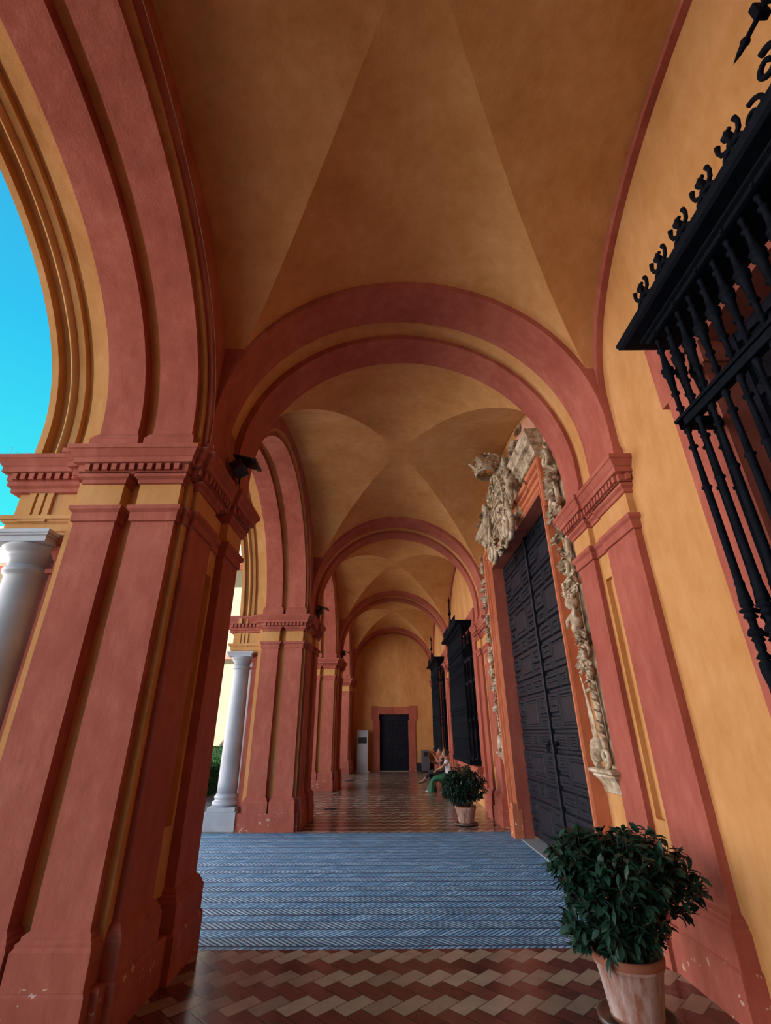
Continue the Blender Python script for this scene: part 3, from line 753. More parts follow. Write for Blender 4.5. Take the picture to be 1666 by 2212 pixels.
# carved strip beside the portal
def relief(label, y0, y1, side):
    r = thing('carved_relief', label, 'stone relief', (2.25,(y0+y1)/2,1.1), 'carved stone strips beside the portal')
    ym = (y0+y1)/2; w = y1-y0
    mb = MB(); stack(mb, [(2.26,y0+.05),(2.20,y0+.05),(2.20,y1-.05),(2.26,y1-.05)], [(0,1.05),(.02,1.06),(.03,1.09),(.02,1.10),(.05,1.16),(.09,1.20),(.085,1.215),(.12,1.235),(.125,1.26),(.10,1.27)], CARVE); mb.build('corbel', r)
    mb = MB(); mb.box(2.22,2.26,ym-.10,ym+.08,1.25,5.35,CARVE,.01)
    # stalk with rings
    mb.tube([(2.17,ym+.03*sin(z*3),z) for z in [1.3+.2*i for i in range(20)]], .035, CARVE, 8); mb.build('backing_strip', r)
    mb = MB(); scroll(mb, (2.12,ym+.07,1.42), .13, 1.4, .032, start=-pi/2); scroll(mb, (2.12,ym-.12,1.37), .09, 1.2, .026, start=-pi/2, cw=-1)
    mb.ball((2.13,ym+.06,1.44), .10, CARVE, 8, (.6,1,1.2)); mb.build('shell_scroll', r)
    mb = MB()
    for i in range(5): leafblade(mb, (2.16, ym+.10+.02*i, 1.55), (-.02, .10-.05*i, 1), (-1,0,0), .62-.04*i, .035, .12)
    mb.build('palm_frond', r)
    mb = MB(); rn = random.Random(3+side)
    for i in range(11):
        z = 1.55 + i*.10; leafblade(mb, (2.15, ym-.10, z), (-.3,-.5,.8), (-1,-.2,-.3), .13, .05, 1.6)
    mb.build('leaf_border', r)
    mb = MB(); carve_cluster(mb, 2.19, y0+.06, y1-.06, 2.0, 2.65, 34, .15, 11+side); mb.build('acanthus_cluster', r)
    # putto: head, torso
    f = MB(); f.ball((2.10,ym,2.93), .075, CARVE, 10, (1,.95,1.1))
    for i in range(16):
        a = rn.uniform(0,2*pi); b_ = rn.uniform(.1,1.3); f.ball((2.10+.06*sin(b_)*cos(a), ym+.065*sin(b_)*sin(a), 2.95+.075*cos(b_)), .024, CARVE, 5)
    f.ball((2.037,ym,2.92), .012, CARVE, 5); f.ball((2.045,ym,2.885), .016, CARVE, 5, (1,1.4,.6))
    for s_ in (-1,1): f.ball((2.045,ym+s_*.026,2.945), .012, CARVE, 5)
    f.ball((2.12,ym,2.74), .085, CARVE, 10, (.75,.9,1.35)); f.ball((2.11,ym,2.64), .07, CARVE, 8, (.8,.95,1))
    f.tube([(2.10,ym+.05,2.80),(2.07,ym+.13,2.74),(2.05,ym+.10,2.66)], [.028,.024,.016], CARVE); f.tube([(2.10,ym-.05,2.80),(2.07,ym-.12,2.76),(2.06,ym-.13,2.86)], [.028,.024,.016], CARVE)
    f.build('cherub', r)
    mb = MB(); carve_cluster(mb, 2.19, y0+.04, y1-.06, 3.02, 3.9, 40, .17, 31+side)
    scroll(mb, (2.12,ym+.05,3.35), .12, 1.3, .03, start=0); mb.box(2.08,2.18,y1-.12,y1-.05,3.05,3.2,CARVE,.01); mb.build('acanthus_cluster', r)
    mb = MB(); carve_cluster(mb, 2.19, y0+.06, y1-.02, 4.0, 5.2, 46, .19, 51+side); scroll(mb, (2.10,ym+.02,4.15), .12, 1.2, .035, start=pi/2, cw=-1); scroll(mb, (2.10,ym+.04,4.85), .13, 1.2, .035, start=pi/2); mb.build('acanthus_cluster', r)
    return r
relief('tall carved stone strip with cherub between the portal and near right pilaster', 5.07, 5.50, 0)
relief('carved stone strip on the far side of the portal, seen edge-on', 9.66, 10.08, 1)
# coat of arms
ca = thing('coat_of_arms', 'weathered carved stone coat of arms with crown above the portal lintel', 'coat of arms', (2.1,7.6,4.6))
YC = 7.6
mb = MB(); rows = []
for i in range(13):
    t = i/12; z = 4.62+1.2*t; hw = .50*sin(pi*min(.98,.10+t*.62))**.7
    rows.append([(2.12-.16*sin(pi*(j+.5)/13)*(.5+.5*sin(pi*(t*.8+.1))), YC - hw + 2*hw*j/12, z) for j in range(13)])
mb.grid(rows, CARVE); rim = [r_[0] for r_ in rows] + [p for p in rows[-1]] + [r_[-1] for r_ in rows[::-1]] + [p for p in rows[0][::-1]]
mb.tube([(p[0]-.02,p[1],p[2]) for p in rim], .035, CARVE, 8)
for z in (4.95,5.25,5.55): mb.tube([(1.97,YC-.42,z),(1.93,YC,z),(1.97,YC+.42,z)], .015, CARVE, 6)
mb.tube([(1.95,YC,4.65),(1.93,YC,5.2),(1.95,YC,5.8)], .015, CARVE, 6)
rn = random.Random(5)
for a in (-.22,.22):
    for z in (4.83,5.10,5.40,5.68):
        scroll(mb, (1.945,YC+a,z), .075, 1.3, .016, start=rn.uniform(0,6)); mb.ball((1.95,YC+a,z), .03, CARVE, 6)
mb.build('shield', ca)
mb = MB()                                     # collar chain around the shield
for i in range(40):
    a = -.15*pi - 0.85*pi*2*i/40*1.0; mb.ball((1.97+.02*sin(i*2.1), YC+.58*cos(a)*.98, 5.15+.68*sin(a)), .035, CARVE, 6)
mb.tube([(1.95+.0, YC+.58*cos(a), 5.15+.68*sin(a)) for a in [2*pi*i/40 for i in range(41)]], .014, CARVE, 6); mb.build('collar_chain', ca)
mb = MB(); CX = 1.90; CZ = 5.92                 # crown
mb.lathe([(.205,0),(.235,.0),(.25,.02),(.24,.04),(.235,.08),(.25,.10),(.24,.12),(.215,.12),(.205,.08),(.205,0)], (CX,YC,CZ), CARVE, 32, caps=False)
for i in range(20):
    a = 2*pi*i/20; q_ = [(CX+(.245)*cos(a)-.028*cos(t)*sin(a), YC+(.245)*sin(a)+.028*cos(t)*cos(a), CZ+.155+.028*sin(t)) for t in [2*pi*j/10 for j in range(11)]]; mb.tube(q_, .009, CARVE, 6)
for i in range(8):
    a = 2*pi*i/8; c_, s_ = cos(a), sin(a)
    leafblade(mb, (CX+.23*c_,YC+.23*s_,CZ+.10), (c_*.3,s_*.3,1), (c_,s_,.1), .19, .055, 1.3)
    mb.ball((CX+.245*c_,YC+.245*s_,CZ+.05), .022, CARVE, 5)
    mb.tube([(CX+r*c_,YC+r*s_,CZ+z) for r,z in ((.22,.1),(.27,.22),(.24,.33),(.14,.40),(.0,.41))], [.022,.02,.018,.016,.014], CARVE, 6)
mb.ball((CX,YC,CZ+.45), .05, CARVE, 8); mb.build('crown', ca)
def cherub(y, z, s, nm):
    f = MB(); d = 1 if s > 0 else -1
    f.ball((1.98,y,z+.30), .075, CARVE, 10); f.ball((1.98,y+.02*d,z+.34), .068, CARVE, 8)
    f.ball((1.92,y,z+.29), .014, CARVE, 5)
    f.tube([(2.0,y,z+.22),(1.99,y+.02*d,z+.08),(2.0,y+.05*d,z-.06),(2.02,y+.06*d,z-.14)], [.05,.085,.09,.075], CARVE, 10)
    f.tube([(2.0,y+.03*d,z-.10),(1.95,y+.12*d,z-.22),(2.0,y+.10*d,z-.42)], [.06,.05,.03], CARVE, 8)
    f.tube([(2.0,y-.03*d,z-.10),(1.97,y+.02*d,z-.26),(2.0,y+.00*d,z-.46)], [.06,.05,.03], CARVE, 8)
    f.tube([(1.98,y-.05*d,z+.17),(1.95,y-.17*d,z+.12),(1.96,y-.25*d,z+.22)], [.035,.03,.02], CARVE, 8)
    f.tube([(1.98,y+.05*d,z+.17),(1.95,y+.14*d,z+.05),(1.93,y+.10*d,z-.06)], [.035,.03,.02], CARVE, 8)
    for i in range(4): leafblade(f, (2.06,y+.05*d,z+.15), (0,d*(.5+.25*i),1-.3*i), (-1,0,0), .28, .05, .6)
    return f.build(nm, ca)
cherub(YC-.88, 5.35, -1, 'angel'); cherub(YC+.88, 5.35, 1, 'angel')
for s_ in (-1,1):                             # big volutes below and foliage around
    mb = MB(); scroll(mb, (1.99,YC+s_*.58,4.60), .21, 1.7, .055, start=pi/2, cw=-s_); scroll(mb, (1.94,YC+s_*.58,4.60), .18, 1.5, .045, start=pi/2, cw=-s_)
    scroll(mb, (2.02,YC+s_*.22,4.52), .12, 1.3, .04, start=pi/2, cw=s_)
    mb.tube([(2.0,YC+s_*.79,4.70),(1.97,YC+s_*.70,4.95),(1.98,YC+s_*.72,5.15)], [.05,.045,.03], CARVE); mb.build('volute', ca)
    mb = MB(); carve_cluster(mb, 2.10, YC+min(s_*.45,s_*.80), YC+max(s_*.45,s_*.80), 4.7, 5.9, 40, .20, 71+s_); mb.build('foliage_mantling', ca)
mb = MB(); carve_cluster(mb, 2.08, YC-.45, YC+.45, 5.75, 5.95, 14, .18, 75); mb.build('foliage_crest', ca)
mb = MB(); mb.box(2.13,2.26,YC-.8,YC+.8,4.75,5.85,CARVE,.02); mb.build('backing_slab', ca)
# broken pediment pieces
for y0, y1, nm in ((5.62,6.62,'near'),(8.60,9.62,'far')):
    r = thing('pediment_fragment', nm + ' half of the broken stone cornice above the portal frame', 'pediment', (2.1,(y0+y1)/2,5.2), 'broken pediment over the portal')
    pr_ = [(0,5.20),(.02,5.21),(.02,5.26),(.06,5.30),(.06,5.34),(.12,5.36),(.12,5.42),(.15,5.45),(.17,5.50),(.17,5.53)]
    mb = MB(); stack(mb, [(2.26,y0+.12),(2.14,y0+.12),(2.14,y1-.06),(2.26,y1-.06)], pr_, CARVE); mb.build('raking_cornice', r)
    mb = MB(); yc_ = y1-.10 if nm == 'near' else y0+.10; s_ = 1 if nm == 'near' else -1
    rows = []
    for i in range(15):
        t = i/14; a = pi*.02 + t*pi*.95; rr = .24
        yy = yc_ - s_*.42 + s_*0 - s_*(-.42) - s_*rr*cos(a)*1.0 - s_*.15; zz = 5.55 + rr*sin(a)*1.2
        rows.append([(x, yy, zz) for x in (2.24,2.0)] + [(x, yy + s_*.05*cos(a)*-1, zz-.05) for x in (2.0,2.24)])
    mb.grid(rows, CARVE, True, close_u=True); mb.build('curved_pediment_scroll', r)
    mb = MB(); carve_cluster(mb, 2.08, min(y0,y1)+.15, max(y0,y1)-.15, 5.5, 5.75, 10, .18, 81); mb.build('foliage', r)
# pink patch of the niche vault behind the crest
mb = MB(); pts = [(5.55,5.2)] + [(6.55+1.0*cos(pi-pi*i/20)*1.0, 5.35+.86*sin(pi*i/20)) for i in range(21)] + [(7.55,5.2)]
vs = [mb.bm.verts.new((2.235,y,z)) for y,z in pts]; vb = [mb.bm.verts.new((2.26,y,z)) for y,z in pts]
mb.bm.faces.new(vs).material_index = mb.mi(PINK)
for i in range(len(vs)-1): mb.bm.faces.new([vs[i],vs[i+1],vb[i+1],vb[i]]).material_index = mb.mi(PINK)
tag(mb.build('bricked_panel'), 'pink brick-patterned round-topped patch on the wall above the portal', 'wall panel')

# ------------------------------------------------------------------ window surrounds, windows and iron grilles
def make_surround(k, label):
    dy = k*BAY
    r = thing('window_surround', label, 'window frame', (2.2,.97+dy,0), 'red window surrounds')
    for y0,y1,e0,e1 in ((-.98,-.55,-1.06,-.53),(2.50,2.94,2.48,3.02)):
        mb = MB(); mb.box(2.19,2.44,y0+dy,y1+dy,0,3.905,RED); mb.build('jamb', r)
        mb = MB(); mb.box(2.188,2.44,e0+dy,e1+dy,3.90,4.50,RED); mb.build('ear', r)
    mb = MB(); mb.box(2.19,2.44,-.55+dy,2.50+dy,4.08,4.48,RED); mb.build('lintel', r)
    mb = MB(); mb.box(2.05,2.26,-.75+dy,2.70+dy,.76,.88,RED,.01); mb.box(2.12,2.26,-.6+dy,2.55+dy,.40,.76,RED); mb.build('sill', r)
    return r
wn_ = 0
def make_window(k):
    global wn_
    wn_ += 1; dy = k*BAY
    w = thing('window_%d' % wn_, None, None, (2.45,.97+dy,.9), kind='structure')
    mb = MB()
    for y in (-.53,.20,.95,1.70,2.42): mb.box(2.40,2.46,y+dy,y+.07+dy,.88,4.08,DOORW)
    for z in (.88,1.9,2.9,3.55,4.0): mb.box(2.41,2.455,-.55+dy,2.5+dy,z,z+.08,DOORW)
    mb.build('window_frame', w)
    mb = MB(); mb.box(2.44,2.45,-.5+dy,2.45+dy,.92,4.04,simple('dark_glass_%d'%wn_,(.01,.012,.018),.12)); mb.build('pane', w)
def bar_profile():
    up = [(.018,4.14),(.024,4.12),(.024,4.105),(.016,4.10),(.016,4.04),(.034,4.035),(.034,4.025),(.019,4.015),(.026,3.93),(.036,3.87),(.052,3.862),(.052,3.85),(.036,3.845),(.048,3.825),(.048,3.815),(.034,3.80),(.022,3.66),(.034,3.655),(.034,3.645),(.020,3.64),(.020,3.54),(.032,3.535),(.032,3.525),(.018,3.52),(.018,3.44)]
    lo = [(.018,3.38),(.03,3.35),(.018,3.33),(.018,3.24),(.034,3.235),(.034,3.225),(.019,3.215),(.024,2.95),(.036,2.945),(.036,2.935),(.025,2.925),(.027,2.35),(.033,2.34),(.029,2.32),(.04,2.23),(.042,2.21),(.026,2.20),(.056,2.19),(.056,2.18),(.028,2.172),(.042,2.155),(.042,2.147),(.026,2.14),(.024,2.095),(.036,2.09),(.05,2.07),(.05,2.055),(.03,2.045),(.042,2.03),(.028,2.02),(.03,1.985),(.022,1.97),(.034,1.955),(.048,1.94),(.026,1.93),(.044,1.915),(.044,1.87),(.03,1.80),(.024,1.5),(.03,1.49),(.024,1.48),(.022,1.02),(.04,1.01),(.04,.98)]
    return up, lo
def finial(mb, y, z, x):
    k = 1.15
    mb.tube([(x,y,z),(x,y,z+.10*k)], [.020,.014], IRON, 8); mb.ball((x,y,z+.11*k), .024, IRON, 6)
    mb.tube([(x,y,z+.11*k),(x,y,z+.145*k),(x,y,z+.165*k),(x,y,z+.19*k),(x,y,z+.215*k)], [.012,.013,.030,.018,.004], IRON, 8)
    mb.box(x-.008,x+.008,y-.032,y+.032,z+.185*k,z+.20*k,IRON)
    for s in (-1,1):
        mb.tube([(x,y,z+.11*k),(x,y+s*.03*k,z+.112*k),(x,y+s*.058*k,z+.132*k),(x,y+s*.068*k,z+.165*k),(x,y+s*.060*k,z+.20*k)], [.012,.013,.013,.012,.016], IRON, 8)
        mb.tube([(x,y,z+.10*k),(x,y+s*.03*k,z+.105*k),(x,y+s*.055*k,z+.09*k),(x,y+s*.062*k,z+.055*k)], [.012,.013,.012,.015], IRON, 8)
def make_grille(k, label, rails):
    y0, y1 = -.60, 2.55; XB = 1.95
    r = thing('window_grille', label, 'iron grille', (2.0,.97,.9), 'black wrought iron window grilles')
    R = [(2.26,y0),(XB-.03,y0),(XB-.03,y1),(2.26,y1)]
    mb = MB(); stack(mb, R, [(0,4.13),(.02,4.135),(.02,4.165),(.045,4.175),(.05,4.185),(.13,4.195),(.15,4.21),(.16,4.24),(.16,4.26)], IRON); mb.build('cornice', r)
    mb = MB(); mb.box(XB-.045,XB-.028,y0,y1,4.138,4.16,IRON)
    for i in range(13): mb.ball((XB-.05,y0+.12+i*.245,4.15), .015, IRON, 5)
    mb.build('bead_band', r)
    for nm, za, zb in (('middle_rail',3.375,3.45),('bottom_rail',.90,1.0)):
        mb = MB(); mb.box(XB-.03,XB+.03,y0,y1,za,zb,IRON,.006); mb.box(XB-.045,XB-.02,y0-.01,y1+.01,za+.052,zb,IRON)
        for ye in (y0,y1-.06): mb.box(XB-.03,2.17,ye,ye+.06,za,zb,IRON,.006)
        mb.build(nm, r)
    if rails:
        for z in (1.42,1.86,2.07,2.28,2.86,3.9):
            mb = MB(); pts = [(XB, y0+.03+(y1-y0-.06)*i/50, z+(.012*sin(i*1.57) if z<2.5 and z>1.5 else 0)) for i in range(51)]
            mb.tube(pts, .012, IRON, 6); mb.build('cross_rail', r)
    up, lo = bar_profile(); base = None
    ys = [2.525-.125*i for i in range(25)]
    for i, y in enumerate(ys):
        if base is None:
            mb = MB(); mb.lathe([(r_*.78,z_) for r_,z_ in up], (XB,y,0), IRON, 14); mb.lathe([(r_*.80,z_) for r_,z_ in lo], (XB,y,0), IRON, 14); base = mb.build('turned_bar', r)
        else:
            o = base.copy(); C.objects.link(o); o.location = base.location + Vector((0, y-ys[0], 0))
    for i in range(2):
        for j, y in enumerate((ys[0],ys[-1])):
            o = base.copy(); C.objects.link(o); o.location = base.location + Vector((.10*(i+1)-.01, y-ys[0], 0))
    fb = None
    for i in range(12):
        y = 2.35-.235*i
        if abs(y-1.06) < .12: continue
        if fb is None: mb = MB(); finial(mb, y, 4.25, 1.82); fb = mb.build('finial', r); fy = y
        else: o = fb.copy(); C.objects.link(o); o.location = fb.location + Vector((0,y-fy,0))
    mb = MB(); yc = .97; x = 1.86                       # central cross with spear ends
    mb.tube([(x,yc,4.25),(x,yc,5.15)], [.022,.014], IRON, 8); mb.lathe([(.02,0),(.045,.02),(.02,.05)], (x,yc,4.45), IRON, 10)
    mb.ball((x,yc,4.80), .05, IRON, 8)
    for s in (-1,1):
        mb.tube([(x,yc,4.80),(x,yc+s*.17,4.80)], .013, IRON, 8); mb.ball((x,yc+s*.19,4.80), .024, IRON, 6)
        mb.tube([(x,yc+s*.19,4.80),(x,yc+s*.235,4.80),(x,yc+s*.28,4.80)], [.02,.014,.001], IRON, 8)
        mb.box(x-.035,x+.035,yc+s*.08-.02,yc+s*.08+.02,4.76,4.86,IRON,.01)
        scroll(mb, (x,yc+s*.17,4.52), .085, 1.3, .018, start=pi/2, cw=s, mat=IRON)
        scroll(mb, (x,yc+s*.32,4.40), .08, 1.3, .014, start=pi/2, cw=s, mat=IRON)
    mb.tube([(x,yc,5.15),(x,yc,5.19),(x,yc,5.25),(x,yc,5.36)], [.02,.035,.02,.001], IRON, 8); mb.build('crest_cross', r)
    return r
g0 = make_grille(0, 'near black iron window grille with turned bars at upper right', False)
g2 = make_grille(2, 'tall black iron window grille in the middle distance, behind the far potted shrub', True)
g2.location = (2.0, .97+2*BAY, .9)
copy_thing(g2, (2.0,.97+3*BAY,.9), 'farthest black iron window grille, next to the end wall')
for k, lab in ((0,'red eared window surround behind the near iron grille'),(2,'red window surround behind the middle-distance grille'),(3,'red window surround behind the farthest grille')):
    make_surround(k, lab); make_window(k)

# ------------------------------------------------------------------ potted shrubs
def leaf_mesh(mb, p, d, up, L, w, mat):
    p, d = Vector(p), Vector(d).normalized(); s = d.cross(Vector(up)).normalized(); n = s.cross(d).normalized()
    bm = mb.bm; mi = mb.mi(mat)
    b0 = bm.verts.new(p); prof = [(.25,.75),(.55,1.0),(.80,.60)]
    mid, lft, rgt = [], [], []
    for t, q in prof:
        c = p + d*(L*t) - n*(L*.18*t*t); mid.append(bm.verts.new(c)); lft.append(bm.verts.new(c + s*(w*q) + n*(w*.35*q))); rgt.append(bm.verts.new(c - s*(w*q) + n*(w*.35*q)))
    tip = bm.verts.new(p + d*L - n*(L*.18))
    def F(*v): f = bm.faces.new(v); f.material_index = mi; f.smooth = True
    F(b0, mid[0], lft[0]); F(b0, rgt[0], mid[0])
    for i in range(2): F(mid[i],mid[i+1],lft[i+1],lft[i]); F(rgt[i],rgt[i+1],mid[i+1],mid[i])
    F(mid[2],tip,lft[2]); F(rgt[2],tip,mid[2])
def shrub(label, cx, cy, rimr, hp, blobs, n_twigs, leafL, leafW, seed, sparse=None):
    rnd = random.Random(seed)
    r = thing('potted_shrub', label, 'potted plant', (cx,cy,0), 'shrubs in terracotta pots')
    mb = MB(); rb = rimr*.70
    mb.lathe([(rimr*.98,.008),(rimr*1.05,.012),(rimr*1.08,.045),(rimr*1.0,.045),(rimr*.95,.025),(rb*.8,.022)], (0,0,0), SAUC, 36)
    sa = mb.build('saucer', r); sa.location = (0,0,0)
    mb = MB(); mb.lathe([(rb*.9,.024),(rb,.03),(rb*1.02,.06),(rimr*.90,hp-.07),(rimr*.93,hp-.065),(rimr*.97,hp-.05),(rimr,hp-.02),(rimr*.98,hp),(rimr*.90,hp),(rimr*.86,hp-.03),(rimr*.82,hp-.06)], (0,0,0), TERRA, 40)
    po = mb.build('pot', r); po.location = (0,0,0)
    mb = MB(); mb.lathe([(rimr*.85,hp-.055),(rimr*.4,hp-.045),(.01,hp-.04)], (0,0,0), SOIL, 24); so = mb.build('soil', r); so.location = (0,0,0)
    tw = MB(); fo = MB()
    for i in range(n_twigs):
        bl = rnd.choices(blobs, weights=[b[6] for b in blobs])[0]
        while True:
            u = Vector((rnd.uniform(-1,1),rnd.uniform(-1,1),rnd.uniform(-1,1)))
            if .02 < u.length <= 1: break
        u = u.normalized()*(u.length**.45)
        tip = Vector((bl[0]+u.x*bl[3], bl[1]+u.y*bl[4], bl[2]+u.z*bl[5]))
        base = Vector((rnd.gauss(0,.04), rnd.gauss(0,.04), hp-.05))
        midp = base.lerp(tip,.5) + Vector((rnd.gauss(0,.04),rnd.gauss(0,.04),.06))
        P = [base*(1-t)**2 + midp*2*t*(1-t) + tip*t*t for t in [j/6 for j in range(7)]]
        if i % 5 == 0: tw.tube(P, [.007*(1-.1*j) for j in range(7)], BARK, 5)
        out = (tip-P[-2]).normalized(); out = (out + u*.6 + Vector((0,0,.25))).normalized()
        tw.tube([tip-out*.09, tip], [.0028,.002], BARK, 4)
        for j in range(rnd.randint(6,9)):
            a = rnd.uniform(0,2*pi); s1 = out.cross(Vector((0,0,1))).normalized() if abs(out.z) < .95 else Vector((1,0,0)); s2 = out.cross(s1)
            d = out*rnd.uniform(.2,.9) + (s1*cos(a)+s2*sin(a))*.8 + Vector((0,0,-.15))
            pp = tip - out*rnd.uniform(0,.09); L = leafL*rnd.uniform(.7,1.15)
            leaf_mesh(fo, pp, d, (rnd.gauss(0,.3),rnd.gauss(0,.3),1), L, leafW*rnd.uniform(.8,1.2), LEAF)
    t_ = tw.build('stems', r); t_.location = (0,0,0); f_ = fo.build('foliage', r, recalc=False); f_.location = (0,0,0); f_['kind'] = 'stuff'
    return r
shrub('large dark green shrub in a lime-stained terracotta pot at the lower right', 1.50, 3.88, .215, .345,
      [(.02,0,.72,.36,.32,.27,5),(-.22,.0,.82,.20,.22,.18,2.0),(.22,.02,.80,.26,.24,.19,2.2),(.42,.02,.70,.17,.2,.19,.8),(-.08,-.04,.50,.34,.28,.19,2.2)], 600, .082, .017, 1)
shrub('bushy green shrub in a pale terracotta pot beyond the brick paving', 1.49, 10.66, .205, .315,
      [(-.05,0,.66,.38,.34,.30,5),(-.22,0,.62,.26,.3,.26,2),(.2,0,.66,.24,.28,.26,1.6),(-.03,0,.86,.28,.28,.17,1.2)], 520, .075, .0135, 2)

# ------------------------------------------------------------------ information stand, bin, floor vents, floodlights, cable
r = thing('information_stand', 'tall pale grey metal stand with black screen left of the far door', 'kiosk', (-1.18,24.1,0))
mb = MB(); mb.box(-1.44,-.93,24.02,24.22,.04,1.72,GREYM,.012); mb.build('body', r)
mb = MB(); mb.box(-1.38,-.99,24.005,24.03,1.16,1.42,BLACKP,.004); mb.build('screen', r)
mb = MB(); mb.box(-1.48,-.86,23.95,24.3,0,.04,SILV,.006); mb.build('foot', r)
r = thing('litter_bin', 'dark grey metal litter bin by the dado right of the far door', 'bin', (1.70,24.2,0))
mb = MB(); mb.box(1.52,1.87,24.02,24.38,0.03,.86,GREYD,.01); mb.build('body', r)
mb = MB(); mb.box(1.61,1.80,24.005,24.03,.62,.79,BLACKP,.004); mb.build('opening', r)
mb = MB(); mb.box(1.54,1.85,24.05,24.35,0,.03,BLACKP); mb.build('base', r)
for x, y, lab in ((-1.365,12.82,'square dark floor grate near the third pier, the closer one'),(-1.44,19.9,'small dark floor grate before the farthest pier')):
    mb = MB(); mb.box(x-.15,x+.15,y-.15,y+.15,-.004,.006,GREYD)
    for i in range(9): mb.box(x-.13,x+.13,y-.135+i*.03,y-.12+i*.03,.006,.009,BLACKP)
    tag(mb.build('floor_grate'), lab, 'floor grate', 'dark floor grates')
def floodlight(k, label):
    y = 4.33+k*BAY; x = -1.54
    r = thing('floodlight', label, 'floodlight', (x,y,3.915), 'floodlights on the pier cornices')
    mb = MB(); mb.tube([(x-.06,y-.14,3.912),(x-.06,y-.14,4.14)], .012, BLACKP, 6); mb.tube([(x-.06,y+.14,3.912),(x-.06,y+.14,4.14)], .012, BLACKP, 6); mb.box(x-.09,x-.03,y-.16,y+.16,3.91,3.925,BLACKP); mb.build('bracket', r)
    mb = MB(); mb.box(-.07,.07,-.11,.11,-.05,.05,BLACKP,.012); h = mb.build('lamp_housing', r)
    h.location = (-.03,0,.25); h.rotation_euler = (0,-.5,0)
    mb = MB(); mb.box(-.11,.12,-.12,.12,-.006,.006,BLACKP); mb.box(.10,.15,-.12,.12,-.02,.006,BLACKP,.004); v = mb.build('glare_shield', r); v.location = (.03,0,.33); v.rotation_euler = (0,.25,0)
    return r
floodlight(0,'black floodlight clamped on the near pier cornice under the first arch')
floodlight(1,'black floodlight on the second pier cornice'); floodlight(2,'small black floodlight on the third pier cornice')
cy0 = YM-.5*BAY; a0 = (BAY-2*(YM-3.594))/2
mb = MB(); mb.tube([(-1.685, cy0+(a0+.17)*cos(t), 4.10+2.17*sin(t)) for t in [pi*.5*i/40 for i in range(41)]][::-1] + [(-1.68,3.76,4.0),(-1.6,3.82,3.92)], .006, SILV, 5)
tag(mb.build('electric_cable'), 'thin pale cable following the inner edge of the near left arch', 'cable')
for x,y,z,lab in ((1.05,0,0,None),):
    pass
